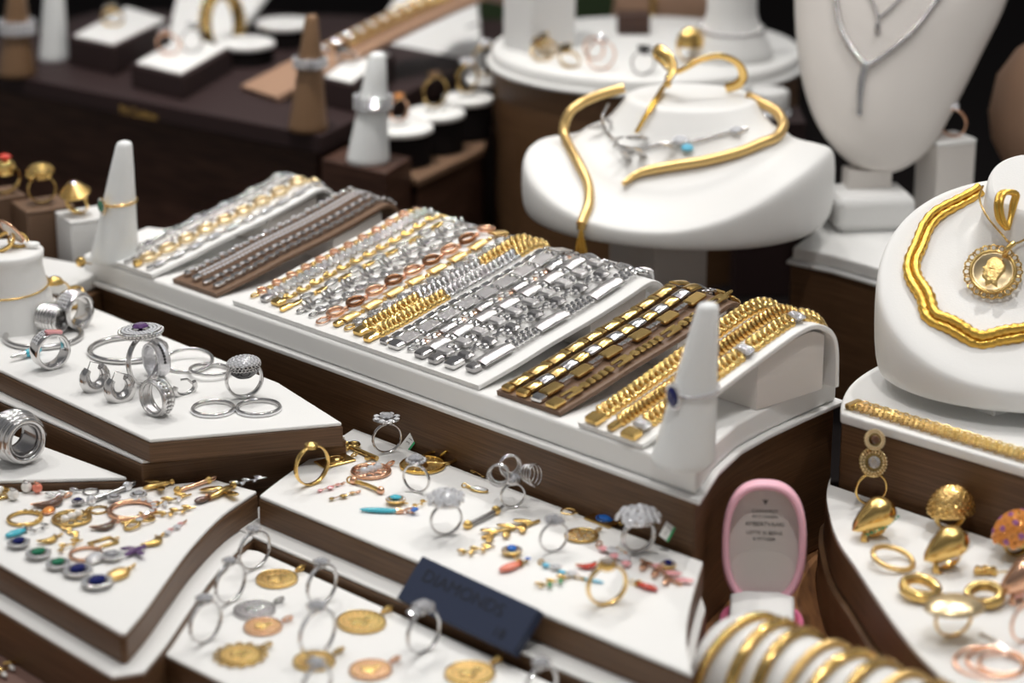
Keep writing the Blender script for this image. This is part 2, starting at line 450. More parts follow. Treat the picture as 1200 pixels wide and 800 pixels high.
def l_bead(mb, M, L, W, k=0): mb.ball(W/2, M, 8, 6)
def l_oval(mb, M, L, W, k=0):
    r = W*.10; mb.torus(W/2-r, r, M, 20, 8, sx=(L*.5-r)/(W/2-r), flat=1.5)
def l_bar(mb, M, L, W, k=0): mb.box(L*.92, W, W*.3, M @ TR((0, 0, -W*.1)), W*.08)
def l_thinbar(mb, M, L, W, k=0): mb.box(L*.96, W, .0012, M @ TR((0, 0, -.0005)), .0003)
def l_arch(mb, M, L, W, k=0):        # convex plate
    n = 6; h = W*.22
    rings = [[(x, y*W/2, h*cos(y*1.3)*(.75+.25*cos(x/(L*.46)*1.4))) for y in (-1, -.6, -.2, .2, .6, 1)]+[(x, W/2, -.0003), (x, -W/2, -.0003)] for x in (L*.46*q for q in (-1, -.6, 0, .6, 1))]
    mb.loft(rings, M, True)
def l_leaf(mb, M, L, W, k=0):
    for q in (-1, 1): mb.ball(1, M @ TR((0, q*W*.22, 0)) @ RZ(q*28) @ SC(L*.5, W*.2, W*.14), 8, 5)
def l_fil(mb, M, L, W, k=0):         # filigree: oval frame with inner ring
    r = W*.09; mb.torus(W/2-r, r, M, 14, 5, sx=L*.47/(W/2)); mb.torus(W*.22, r, M, 8, 5); mb.ball(r*1.8, M, 6, 4)
def l_gem(mb, M, L, W, k=0): mb.gem(min(L, W)*.48, M @ TR((0, 0, W*.2)), 7)
def l_gem2(mb, M, L, W, k=0):
    for q in (-1, 1): mb.gem(min(L*.5, W*.27), M @ TR((0, q*W*.26, W*.1)), 7)
def l_sqgem(mb, M, L, W, k=0): mb.box(L*.86, W, W*.34, M @ TR((0, 0, -W*.1)), W*.14)
def l_zig(mb, M, L, W, k=0): mb.box(L*1.05, W*.4, W*.35, M @ TR((0, 0, -W*.1)) @ RZ(38 if k % 2 else -38), W*.1)
def l_x(mb, M, L, W, k=0):
    for a in (35, -35): mb.box(L*1.0, W*.22, W*.25, M @ RZ(a), W*.06)
def l_rows(mb, M, L, W, k=0):        # panther links: three short staggered bars
    for q in (-1, 0, 1): mb.box(L*.8, W*.3, W*.24, M @ TR((L*.4*(q == 0), q*W*.33, -W*.1)), W*.08)
def l_twist(mb, M, L, W, k=0):
    mb.torus(W*.36, W*.15, M @ RZ(45) @ RX(62), 10, 6)
def bracelet(label, ramp, x, W, seq, s0=5, s1=None, group=None, clasp=None, lift=.4, wob=0., name='bracelet'):
    """seq(k, f) -> (link function, link material, link length mm, width factor)"""
    t = thing(name, label, 'bracelet', ramp.M, group)
    W /= 1000; d = s0/1000; e = ramp.len-.001 if s1 is None else s1/1000; k = 0; mbs = {}; last = None
    x /= 1000
    while d < e:
        fn, m, L, wf = seq(k, d/e); L /= 1000
        xx = x+wob/1000*sin(d*90)
        M = ramp.at(d+L/2, xx, lift/1000+W*wf*.2)
        runs = mbs.setdefault(m, [])
        if m != last: runs.append(MB())
        last = m; fn(runs[-1], M, L, W*wf, k)
        d += L; k += 1
    for m, runs in mbs.items():
        if len(runs) > 12:
            a = MB()
            for q in runs: a.add(q.v, [], None); a.f += [[i+len(a.v)-len(q.v) for i in f] for f in q.f]; a.sm += q.sm; a.mi += q.mi
            runs = [a]
        for mb in runs: mb.build({'pave': 'stone_links', 'crystal': 'stones', 'diamond': 'stones'}.get(m, m.split('_')[0]+'_links' if not m.startswith('rose') else 'rose_gold_links'), m, t)
    if clasp:
        M = ramp.at(s0/1000-clasp[1]/2000, x, W*.1); mb = MB()
        if clasp[0] == 'box': mb.box(clasp[1]/1000, W*clasp[2], W*.4, M @ TR((0, 0, -W*.1)), W*.1)
        elif clasp[0] == 'lob':
            mb.torus(clasp[1]/2400, .0006, M @ TR((0, 0, .0004)), 12, 6, sx=1.3); mb.ball(.0009, M @ TR((clasp[1]/2000, 0, .0004)), 6, 4)
        mb.build('clasp', clasp[3], t)
    return t
# ================================================================ bracelet ramps on the long platform
PR = [(0, 3.2), (30, 8.5), (58, 14.5), (93, 21), (120, 27), (138, 31.5), (146, 31), (152, 27), (154, 21)]
PG = [(0, 3.2), (30, 12), (60, 22), (98, 35), (118, 40.5), (130, 40.3), (141, 34), (146.5, 23), (148, .4)]
wl = Ramp('bracelet_ramp', 'white leather ramp with silver and gold oval link bracelets beside the emerald ring cone', -263, -102, 44, PR, 'white_leather', block=(95, 140))
bl = Ramp('bracelet_ramp', 'brown leather ramp carrying four diamond line bracelets', -203, -98, 44, PR, 'brown_leather', block=(95, 140))
cp = Ramp('bracelet_ramp', 'wide white sloping plate covered with a long row of bracelets', -142, -99, 215, PR, 'white_leather', block=(90, 140))
br = Ramp('bracelet_ramp', 'brown leather ramp carrying four yellow and white gold link bracelets', 85, -97, 48, PR, 'brown_leather', block=(95, 140))
gr = Ramp('bracelet_ramp', 'tall white leather arch carrying three yellow gold chain bracelets', 150, -101, 46, PG, 'white_leather', shear=13, block=(84, 139))
def alt(*it):
    return lambda k, f: it[k % len(it)]
def one(fn, m, L, wf=1): return lambda k, f: (fn, m, L, wf)
G1 = 'bracelets on the left white ramp'
bracelet('silver bracelet of bead clusters and open loops at the back of the left white ramp', wl, 5, 9, alt(*[(l_bead, 'silver', 3.2, .5)]*3, (l_oval, 'silver', 9, 1.), (l_oval, 'silver_dark', 5, .8)), 8, group=G1, clasp=('lob', 5, 1, 'silver'))
bracelet('slim silver bead and link bracelet, second from the back on the left white ramp', wl, 15, 5, alt((l_bead, 'silver', 3, .7), (l_cable, 'silver', 5, 1), (l_cable, 'silver', 5, 1)), 6, group=G1, clasp=('box', 5, .8, 'silver'))
bracelet('pale gold bracelet of large open marquise links on the left white ramp', wl, 25, 11, alt((l_oval, 'gold_pale', 13, 1), (l_bead, 'gold_pale', 3, .3)), 6, group=G1, clasp=('box', 5, .5, 'gold'))
bracelet('silver bracelet of oval pave links along the near edge of the left white ramp', wl, 37, 6, alt((l_arch, 'pave', 9, 1), (l_bead, 'silver', 3, .5), (l_bead, 'silver', 3, .5)), 7, group=G1, clasp=('box', 5, .6, 'silver'))
G2 = 'diamond line bracelets on the left brown ramp'
bracelet('diamond line bracelet with round cluster links at the back of the left brown ramp', bl, 6, 8, alt((l_gem, 'crystal', 4, 1), (l_bead, 'silver', 2.6, .5), (l_gem, 'crystal', 3, .8), (l_bead, 'silver', 2.6, .5)), 10, group=G2, clasp=('box', 4, .6, 'silver'))
bracelet('wide double row diamond line bracelet, second from the back on the left brown ramp', bl, 17, 9, lambda k, f: (l_gem2, 'crystal', 3.1, 1), 10, group=G2, clasp=('box', 6, .6, 'silver'), wob=.0)
bracelet('fine diamond tennis bracelet beside the zigzag one on the left brown ramp', bl, 27, 6, lambda k, f: (l_gem if k % 2 else l_sqgem, 'crystal' if k % 2 else 'silver', 3.4, .8), 10, group=G2, clasp=('box', 6, .7, 'silver'))
bracelet('zigzag white gold bracelet along the near edge of the left brown ramp', bl, 37.5, 7.5, one(l_zig, 'silver', 4.6), 12, group=G2, clasp=('box', 8, .6, 'silver'))
G3 = 'bracelets on the wide white plate'
def two(fn, L, a=.36, b=.68, m1='gold', m2='silver'):
    return lambda k, f: (fn, m1 if f < a or f > b else m2, L, 1)
CL = [
 ('delicate gold bracelet of thin round loops at the left end of the wide plate', 9, 8, alt((l_oval, 'rose_gold', 7, 1), (l_cable, 'gold', 5, .6)), ('lob', 5, 1, 'gold')),
 ('shiny double curb silver bracelet near the left end of the wide white plate', 20, 9, one(l_flatcurb, 'silver', 5), ('box', 6, .7, 'silver_dark')),
 ('gold leaf link bracelet with a flower clasp next to the shiny silver curb', 31, 9, alt((l_leaf, 'gold_brass', 8, 1), (l_bead, 'gold', 3, .4)), ('box', 7, .9, 'gold_brass')),
 ('slender gold bracelet mixing bars and silver ovals right of the leaf links', 41, 8, alt((l_bar, 'gold', 7, .5), (l_oval, 'silver', 10, .9), (l_bead, 'gold', 3, .4)), ('box', 9, .5, 'gold')),
 ('silver knot bracelet with tangled links in the left half of the wide white plate', 52, 9, alt((l_twist, 'silver', 4, 1), (l_twist, 'silver', 4, .9), (l_oval, 'silver', 8, .6)), ('lob', 5, 1, 'silver')),
 ('pale silver filigree bracelet just left of the rose gold oval links', 63, 8, alt((l_fil, 'silver', 8, 1), (l_bead, 'silver', 2.6, .4)), ('lob', 5, 1, 'silver')),
 ('rose gold bracelet of big open oval links on the wide white plate', 75, 11, alt((l_oval, 'rose_gold', 12.5, 1), (l_bead, 'rose_gold', 3.4, .32), (l_oval, 'rose_gold_dark', 12.5, 1), (l_bead, 'rose_gold', 3.4, .32)), ('lob', 8, 1, 'rose_gold')),
 ('gold bracelet of flat engraved oval plaques beside the rose gold ovals', 86.5, 8, alt((l_arch, 'gold_matte', 12, 1), (l_bead, 'gold', 3, .35), (l_bead, 'gold', 3, .35)), ('box', 6, .6, 'gold_brass')),
 ('silver filigree oval bracelet between the gold plaques and the two tone curbs', 96, 8, alt((l_fil, 'silver', 9, 1), (l_bead, 'silver', 3, .4)), ('lob', 6, 1, 'gold')),
 ('heavy two tone curb bracelet with gold ends, the left one of two', 107, 9.5, two(l_curb, 4.0), ('box', 8, .8, 'gold_brass')),
 ('heavy two tone curb bracelet with gold ends, the right one of two', 118.5, 9.5, two(l_curb, 3.8, .42, .8), ('box', 9, .6, 'gold')),
 ('silver beaded link bracelet right of the two tone curbs', 129, 7, alt((l_bead, 'silver', 3.2, .5), (l_thinbar, 'silver', 6, .7)), ('box', 6, .9, 'silver_dark')),
 ('smooth flat silver snake bracelet in the right half of the wide white plate', 139, 9.5, alt((l_thinbar, 'silver_matte', 13, 1), (l_rows, 'silver', 3, .95)), ('box', 7, 1, 'silver')),
 ('silver bracelet set with small rose gold squares on the wide white plate', 150, 9, alt((l_rows, 'silver', 5, 1), (l_sqgem, 'rose_gold', 4, .55), (l_rows, 'silver', 5, 1), (l_sqgem, 'rose_gold', 4, .55), (l_arch, 'silver_dark', 12, .9)), ('lob', 6, 1, 'silver')),
 ('silver bracelet of long curved bars right of the rose gold squares', 161, 10, alt((l_arch, 'silver_matte', 14, 1), (l_rows, 'silver', 5, .9)), ('box', 9, .8, 'silver_dark')),
 ('silver bracelet of hammered plates and small studs on the wide white plate', 173, 10.5, alt((l_bar, 'silver_matte', 7, 1), (l_rows, 'silver', 4, 1), (l_bead, 'silver', 3, .4)), ('box', 8, .7, 'silver_dark')),
 ('silver bracelet of square blocks, second from the near edge of the wide plate', 186, 11, alt((l_sqgem, 'silver_dark', 8, .9), (l_x, 'silver', 6, .9), (l_rows, 'silver', 5, 1)), ('box', 10, .8, 'silver')),
 ('silver bracelet of smooth arched bars and mesh along the near edge of the wide plate', 200, 11.5, alt((l_arch, 'silver_matte', 26, .95), *[(l_rows, 'silver', 4, 1)]*5), ('box', 7, .7, 'silver_dark')),
]
for i, (lab, x, W, seq, cl) in enumerate(CL):
    bracelet(lab, cp, x, W, seq, 13+rnd.uniform(-1, 2), group=G3, clasp=cl)
G4 = 'gold link bracelets on the right brown ramp'
bracelet('yellow gold link bracelet at the back edge of the right brown ramp', br, 6, 8, alt((l_arch, 'gold_brass', 11, 1), (l_bar, 'gold_brass', 4, .9)), 6, group=G4, clasp=('box', 5, .9, 'gold'))
bracelet('bracelet of alternating gold and white gold arched links, second on the right brown ramp', br, 17.5, 9, alt((l_arch, 'gold_brass', 9.5, 1), (l_arch, 'silver', 9.5, 1)), 6, group=G4, clasp=('box', 5, .9, 'gold'))
bracelet('bracelet of long gold bars and white gold blocks, third on the right brown ramp', br, 29, 8, alt((l_bar, 'gold_brass', 14, 1), (l_x, 'silver', 5, 1), (l_x, 'silver', 5, 1)), 7, group=G4, clasp=('box', 6, 1, 'silver'))
bracelet('gold bracelet of paired rails and squares at the near edge of the right brown ramp', br, 41, 7.5, lambda k, f: (l_rows, 'gold_brass', 16, 1.) if k % 6 == 0 else (l_sqgem, 'gold_brass', 5, .8), 9, group=G4, clasp=('box', 9, 1.1, 'gold'))
G5 = 'gold chains on the tall white arch'
bracelet('thick yellow gold anchor link chain at the back edge of the tall white arch', gr, 8.5, 10.5, lambda k, f: (l_curb, 'gold', 3.9, 1), 9, group=G5, clasp=('box', 8, .95, 'gold'))
bracelet('twisted rope gold chain, the middle one on the tall white arch', gr, 22, 8.5, one(l_twist, 'gold', 3.1), 9, group=G5, clasp=('box', 8, .6, 'gold_brass'))
bracelet('gold and diamond panel link chain along the near edge of the tall white arch', gr, 36, 10.5, lambda k, f: (l_sqgem, 'pave', 8, 1) if k % 9 == 0 else (l_curb, 'gold', 3.9, 1), 7, group=G5, clasp=('box', 8, 1, 'gold'))

# ring cones
def cone(name, label, bx, by, z, hpx, r0, r1, m, lean=1.):
    p = P(bx, by, z); h = sz(p, hpx)/.94; sh = (r0-r1)*lean
    prof = [(r0*.94, 0), (r0, .0015), (r0*.985, .004)]+[(r0+(r1-r0)*f, h*f) for f in (.25, .5, .75)]+[(r1*1.02, h-.003), (r1*.85, h-.0008), (r1*.5, h)]
    mb = MB(); mb.loft([[(r*cos(2*pi*k/32)+sh*zz/h, r*sin(2*pi*k/32), zz) for k in range(32)] for r, zz in prof])
    t = tag(mb.build(name, m), label, 'ring cone')
    t.matrix_world = Matrix.Translation(p)
    return p, h, (lambda zz: r0+(r1-r0)*zz/h, sh)
p, h, rf = cone('ring_cone', 'white ring cone with an emerald ring at the far left end of the bracelet platform', 134, 304, .103, 134, .0158, .0052, 'cone_plastic')
def cone_ring(label, p, h, rf, f, m, head, yaw, tilt=0, w=.0016, t=.0012):
    zz = h*f; r = rf[0](zz)+t*.9
    o = thing('ring', label, 'ring', Matrix.Translation(p+V((rf[1]*f, 0, zz))) @ RZ(yaw) @ RX(tilt))
    MB().torus(r, t*.5, None, 36, 8, flat=w/t).build('band', m, o)
    head(o, r)
    return o
def side_halo(r, gr_, gem, n, rs, metal, sx=1, sy=1):
    def f(o, rr):
        # a head facing outward along -Y
        M = TR((0, -rr, 0)) @ RX(90)
        k = MB(); k.lathe([(gr_*.4, -.0004), (gr_+rs*2, .0016), (gr_+rs*2, .0022), (gr_*.6, .0022)], 18, M @ SC(sx, sy, 1)); k.build('setting', metal, o)
        hh = MB()
        for i in range(n):
            a = 2*pi*i/n; hh.gem(rs, M @ TR(((gr_+rs)*cos(a)*sx, (gr_+rs)*sin(a)*sy, .0025)), 6)
        hh.build('halo', 'crystal', o)
        MB().gem(gr_, M @ TR((0, 0, .003)), 10, sx=sx, sy=sy, pav=.4).build('gemstone', gem, o)
    return f
cone_ring('gold ring with an oval emerald on the far left white cone', p, h, rf, .50, 'gold', side_halo(0, .0034, 'emerald', 16, .0007, 'gold', .8, 1.25), -46, 4)
p, h, rf = cone('ring_cone', 'white ring cone with a sapphire ring at the near end of the bracelet platform', 800, 541, .103, 184, .0165, .0055, 'cone_plastic')
cone_ring('diamond ring with a dark oval sapphire on the near white cone', p, h, rf, .47, 'pave', side_halo(0, .0047, 'sapphire', 20, .0008, 'silver', .85, 1.2), -52, 5)
# ================================================================ busts and necklaces
def bust(name, label, M, a, b, hm, hd, levels, m='white_leather', sup=2.3, n=72, cat='necklace display', part_name='torso', hf=None):
    t = thing(name, label, cat, M)
    rings = []
    for (s, cy, mul, base) in levels:
        rg = []
        for i in range(n):
            f = 2*pi*i/n; c, q = cos(f), sin(f)
            x = math.copysign(abs(q)**(2/sup), q); y = -math.copysign(abs(c)**(2/sup), c)
            z = (hf(f)*mul if hf else (hm+y*s*hd)*mul)+base
            rg.append((a*s*x, b*s*y+cy, z))
        rings.append(rg)
    o = MB().loft(rings, cap=True).build(part_name, m, t)
    sb = o.modifiers.new('s', 'SUBSURF'); sb.levels = sb.render_levels = 1
    return t, o
def tree_of(o):
    bpy.context.view_layer.update()
    dg = bpy.context.evaluated_depsgraph_get(); ev = o.evaluated_get(dg); me = ev.to_mesh(); mw = o.matrix_world
    t = BVHTree.FromPolygons([mw @ v.co for v in me.vertices], [tuple(p.vertices) for p in me.polygons]); ev.to_mesh_clear()
    return t
def lay(tree, px, lift, depth=None):      # points over a display where the photo shows the piece
    out = []
    for p in px:
        d = ray(p[0], p[1]); hit = tree.ray_cast(CAM, d.normalized())
        if len(p) > 2 and p[2] is not None: out.append(PD(p[0], p[1], p[2])); continue
        if hit[0] is None:
            q = tree.find_nearest(PD(p[0], p[1], depth)); out.append(PD(p[0], p[1], depth_of(q[0])))
        else: out.append(hit[0]+hit[1]*(lift if hit[1].dot(d) < 0 else -lift))
    return out
LV = [(.955, 0, 0, 0), (.985, 0, .06, 0), (1, 0, .3, 0), (1, 0, .8, 0), (.99, 0, .95, 0), (.965, 0, 1.02, .0004)]+[(s_, c_, 1-q_, .072*q_+e_) for s_, c_, q_, e_ in ((.93, .001, .01, .0015), (.86, .003, .05, .002), (.77, .006, .14, 0), (.70, .008, .21, 0), (.675, .009, .25, .0015), (.64, .011, .30, .002), (.56, .016, .44, 0), (.50, .021, .60, 0), (.455, .025, .80, 0), (.43, .029, .93, 0), (.425, .030, .975, 0), (.39, .030, 1, 0))]
c0 = PD(793, 247, 1.62)
bM = Matrix.Translation(c0) @ RZ(-20)
def shoulders(f):
    k = sin(f)**2*(1 if cos(f) > -.2 else .8)
    return .012+(.037 if sin(f) > 0 else .026)*k
bt, bo = bust('necklace_bust', 'white oval necklace display draped with a thick gold collar behind the bracelets', bM, .104, .094, 0, 0, LV, hf=shoulders, sup=2.15)
z0 = c0.z
bb = MB().box(.047, .047, z0+.002).build('pedestal', 'warm_white', bt, bevel=.001); bb.matrix_world = Matrix.Translation((c0.x-.012, c0.y-.002, 0)) @ RZ(38)
T1 = tree_of(bo)
# thick gold collar with tassels
t = thing('necklace', 'thick gold collar necklace with a hanging chain tassel on the oval bust', 'necklace', Matrix.Translation(c0))
inv = Matrix.Translation(c0).inverted()
dn = depth_of(c0)
pa = lay(T1, [(684, 263), (690, 243), (689, 218), (678, 193), (665, 168), (661, 148), (668, 131), (684, 119), (706, 110), (732, 103)], .0032, dn)
MB().tube(smoothline([inv @ p for p in pa], 5), .0034, 10).build('collar', 'gold_matte', t)
pb = lay(T1, [(731, 219), (750, 207), (785, 199), (825, 193), (866, 183), (893, 172)], .0032, dn)
dd = depth_of(pb[-1]); pb += [PD(910, 160, dd+.008), PD(918, 146, dd+.02), PD(910, 131, dd+.035), PD(893, 121, dd+.045), PD(877, 113, dd+.055)]
sp = smoothline([inv @ p for p in pb], 5)
MB().tube(sp, [.0014+.0021*min(1, i/8) for i in range(len(sp))], 10).build('collar', 'gold_matte', t)
tip = pa[0]; mb = MB()
for k in range(7):
    e = tip+V(((k-3)*.0016, -.004+.001*(k % 3), -.024))
    mb.tube([inv @ tip, inv @ (tip+(e-tip)*.5+V((0, -.001, 0))), inv @ e], .0006, 5)
mb.build('tassel', 'gold_deep', t)
MB().tube([inv @ (tip+V((0, 0, .001))), inv @ (tip+V((0, -.0005, -.003)))], .0028, 10).build('tassel_cap', 'gold', t)
t = thing('necklace', 'gold ribbon lariat looped over the neck of the oval bust, tassel hanging in front', 'necklace', Matrix.Translation(c0))
dk = depth_of(T1.ray_cast(CAM, ray(785, 120).normalized())[0])-.006
lp = [PD(783, 93, dk), PD(789, 80, dk+.002), PD(783, 66, dk+.006), PD(771, 57, dk+.012), PD(768, 63, dk+.02), PD(778, 74, dk+.02), PD(790, 84, dk+.012), PD(803, 80, dk+.008), PD(822, 70, dk+.008), PD(845, 66, dk+.01), PD(864, 74, dk+.016), PD(871, 88, dk+.022), PD(864, 99, dk+.026), PD(851, 103, dk+.03)]
MB().tube(smoothline([inv @ p for p in lp], 5), .0034, 8, flat=.55).build('ribbon', 'gold', t)
q = lay(T1, [(782, 98), (777, 108), (772, 117), (766, 128), (760, 138), (754, 148), (748, 158)], .0036, dn); mb = MB()
for k in range(5):
    mb.tube([inv @ (p+V(((k-2)*.0008*(1-abs(i-2.6)*.16), 0, 0))) for i, p in enumerate(q)], .0007, 5)
mb.build('tassel', 'gold_deep', t); MB().ball(.003, TR(inv @ q[0])).build('tassel_cap', 'gold', t)
# silver branch necklace
t = thing('necklace', 'silver twig necklace with leaves and pale blue stones on the oval bust', 'necklace', Matrix.Translation(c0))
br_ = lay(T1, [(713, 121), (706, 136), (709, 152), (718, 162), (728, 173), (744, 178), (766, 172), (786, 169), (808, 167), (830, 162), (856, 156), (876, 152)], .0016, dn)
MB().tube(smoothline([inv @ p for p in br_], 5), .0009, 6).build('branch', 'silver', t)
for (x, y, ang, L) in ((704, 156, 10, 20), (719, 147, -70, 16), (735, 180, -20, 26), (750, 166, -5, 24), (752, 185, -55, 26), (735, 190, -60, 22), (727, 168, 30, 16), (785, 175, -30, 18)):
    c = lay(T1, [(x, y)], .005, dn)[0]; sl = sz(c, L)
    MB().ball(1, Matrix.Translation(inv @ c) @ RX(-50) @ RZ(-ang) @ SC(sl*.62, sl*.22, sl*.07), 10, 6).build('leaf', 'silver', t)
for (x, y, r) in ((798, 166, .0042), (806, 175, .0034), (862, 155, .0036)):
    c = lay(T1, [(x, y)], .0028, dn)[0]
    MB().gem(r, Matrix.Translation(inv @ c) @ RX(35), 8, sx=1.3).build('gemstone', 'sky_stone' if y == 175 else 'crystal', t)

# right hand bust with the wavy gold collar and coin pendant
cR = P(1212, 468, .101); cR.z = ZT+.009
LR = [(.95, 0, 0, 0), (.98, 0, .10, .0), (1, 0, .5, 0), (1, 0, .88, 0), (.985, .001, .97, 0), (.95, .002, 1.01, .0003), (.85, .004, 1, .0015), (.7, .007, 1, .003), (.55, .012, 1, .005), (.42, .020, 1, .008), (.35, .026, 1, .016), (.32, .030, 1, .030), (.31, .033, 1, .042), (.30, .034, 1, .045), (.27, .034, 1, .046)]
rM = Matrix.Translation(cR+V((0, .033, 0))) @ RZ(-10)
rt_, ro = bust('necklace_bust', 'white sloping necklace bust with the wavy gold collar at the right edge', rM, .084, .068, .055, .042, LR, sup=2.1)
pd = MB().box(.05, .05, .0095, None, .0008).build('pedestal', 'white_leather', rt_); pq = P(1165, 488, ZT); pd.matrix_world = Matrix.Translation((pq.x+.004, pq.y+.034, ZT)) @ RZ(38)
T2 = tree_of(ro); dr_ = depth_of(cR)+.05
inv = Matrix.Translation(cR).inverted()
t = thing('necklace', 'wavy double strand yellow gold collar on the right hand white bust', 'necklace', Matrix.Translation(cR))
path = [(1149, 224), (1125, 236), (1103, 252), (1086, 270), (1075, 288), (1070, 306), (1072, 326), (1076, 341), (1085, 356), (1093, 371), (1108, 382), (1125, 392), (1146, 399), (1166, 398), (1186, 397), (1212, 390)]
core = smoothline(lay(T2, path, .0022, dr_), 8)
side = []
for i, p in enumerate(core):
    tg = (core[min(i+1, len(core)-1)]-core[max(i-1, 0)]).normalized(); n = (CAM-p).normalized(); l = n.cross(tg).normalized()
    side.append(l)
for sgn in (-1, 1):
    pts = [inv @ (p+side[i]*sgn*(.0019+.0006*min(1, i/70))+side[i]*.0012*sin(i*.24)) for i, p in enumerate(core)]
    fine = smoothline(pts, 3)
    rad = [(.0021+.0009*min(1, i/200))*(1+.10*sin(i*.18*3)+.05*(i % 2)) for i in range(len(fine))]
    MB().tube(fine, rad, 8).build('strand', 'gold_deep', t)
# coin pendant on a fine chain
t = thing('pendant', 'gold portrait coin pendant in a scalloped frame on the right hand bust', 'pendant', Matrix.Translation(cR))
cc, ex = lay(T2, [(1164, 327)], .0075, dr_)[0], None
hn = T2.ray_cast(CAM, ray(1164, 327).normalized())[1]
nn = (hn*.75+(CAM-cc).normalized()*.45).normalized(); up = (Z_-nn*Z_.dot(nn)).normalized(); rx_ = up.cross(nn).normalized()
tilt = Matrix.Rotation(R(-14), 4, 'Z')
CM = inv @ basis(cc, rx_, up, nn) @ tilt
rc = sz(cc, 24.5)
MB().lathe([(rc*.9, -.0008), (rc, -.0004), (rc, .0004), (rc*.92, .0007), (rc*.9, .0005), (0.0001, .0005)], 40, CM).build('coin', 'gold_pale', t)
rel = MB()      # raised profile head facing left
prof = [(-.08, .62), (.18, .60), (.38, .42), (.44, .15), (.34, -.12), (.30, -.35), (.40, -.58), (.12, -.50), (-.06, -.66), (-.16, -.42), (-.30, -.36), (-.34, -.26), (-.30, -.20), (-.37, -.13), (-.33, -.07), (-.42, .04), (-.33, .14), (-.34, .34), (-.24, .52)]
rr = [[(x*rc*k, y*rc*k, z) for x, y in prof] for k, z in ((1.25, .0004), (1.2, .0009), (1.0, .0012), (.5, .0013))]
rel.loft(rr, CM, True)
rel.ball(rc*.07, CM @ TR((-.12*rc, .12*rc, .0015)) @ SC(1.5, .8, .5), 8, 4)
rel.build('portrait_relief', 'gold_medal', t)
fr = MB(); fr.torus(rc*1.05, .0011, CM, 48, 8)
fr.build('bezel', 'gold_brass', t)
sc_ = MB()
for k in range(20):
    a = 2*pi*k/20; sc_.torus(rc*.14, .0005, CM @ RZ(360*k/20) @ TR((rc*1.24, 0, -.0003)), 14, 6, sx=1.05); sc_.ball(.0008, CM @ RZ(360*(k+.5)/20) @ TR((rc*1.33, 0, 0)), 6, 4)
sc_.build('scalloped_frame', 'gold_brass', t)
bl_ = [PD(1172, 288, depth_of(cc)-.004), PD(1180, 297, depth_of(cc)-.006), PD(1184, 285, depth_of(cc)-.008), PD(1180, 280, depth_of(cc)-.004)]
MB().tube([inv @ p for p in smoothline([V(x) for x in (PD(1177, 300, depth_of(cc)-.002), PD(1181, 291, depth_of(cc)-.006), PD(1188, 285, depth_of(cc)-.004))], 4)], .0016, 8).build('bail', 'gold_brass', t)
ch = smoothline(lay(T2, [(1157, 220), (1154, 232), (1158, 248), (1166, 262), (1178, 277)], .003, dr_), 5)+smoothline([PD(1181, 283, depth_of(cc)-.003), *lay(T2, [(1192, 285), (1204, 279)], .003, dr_)], 5)
MB().tube([inv @ p for p in ch], .0006, 6).build('chain', 'gold_brass', t)
t = thing('pendant', 'broad folded gold loop clasp above the coin pendant', 'pendant', Matrix.Translation(cR))
d_ = depth_of(T2.ray_cast(CAM, ray(1180, 245).normalized())[0])-.008
for (dx, m, w) in ((0, 'gold_deep', .0016), (5, 'gold_deep', .0016)):
    lp = [PD(1180+dx*.2, 268, d_), PD(1170+dx, 256, d_-.002), PD(1168+dx, 238, d_-.002), PD(1173+dx, 226, d_+.001), PD(1188+dx*.7, 227, d_+.003), PD(1186+dx*.6, 240, d_+.004), PD(1184, 256, d_+.003), PD(1181, 268, d_)]
    MB().tube(smoothline([inv @ p for p in lp], 5), w, 8).build('loop', m, t)
# woven gold bracelet lying on the right platform
A, B = P(1002, 478, ZT), P(1212, 541, ZT); Mx, L = along(A, B)
t = thing('bracelet', 'wide woven gold bracelet lying along the edge of the bust platform', 'bracelet', Mx)
mb = MB(); nx = int(L/.0033)
for r_ in range(4):
    for k in range(nx):
        mb.torus(.0016, .00052, TR((.002+k*.0033+(r_ % 2)*.0016, (r_-1.5)*.0031, .0018+.0005*((k+r_) % 2))) @ RZ(35 if r_ % 2 else -35) @ RX(30), 8, 5, sx=1.25)
mb.build('woven_links', 'gold_brass', t)
MB().box(.004, .012, .003, TR((-.001, 0, .0005)), .0006).build('clasp', 'gold_brass', t)
# ================================================================ rings, bangles and hoops on the risers
def lying(label, cx, cy, z, wpx, wire, m, name='bangle', cat='bangle', tilt=(0, 0), flat=1., sq=1., group=None, lift=0., extra=None, part='hoop'):
    p = P(cx, cy, z); Rr = sz(p, wpx)/2
    o = thing(name, label, cat, Matrix.Translation(p+V((0, 0, wire+lift))) @ RX(tilt[0]) @ RY(tilt[1]), group)
    MB().torus(Rr-wire, wire, None, 48, 10, sy=sq, flat=flat).build(part, m, o)
    if extra: extra(o, Rr-wire)
    return o
def stones_around(n, r, m='crystal', a0=0, a1=360, name='stones', zoff=0., out=True):
    def f(o, Rr):
        g = MB()
        for k in range(n):
            a = R(a0+(a1-a0)*(k+.5)/n)
            M = RZ(math.degrees(a)) @ TR((Rr+r*.9 if out else Rr, 0, zoff)) @ (RY(90) if out else RX(0)); g.gem(r, M, 6)
        g.build(name, m, o)
    return f
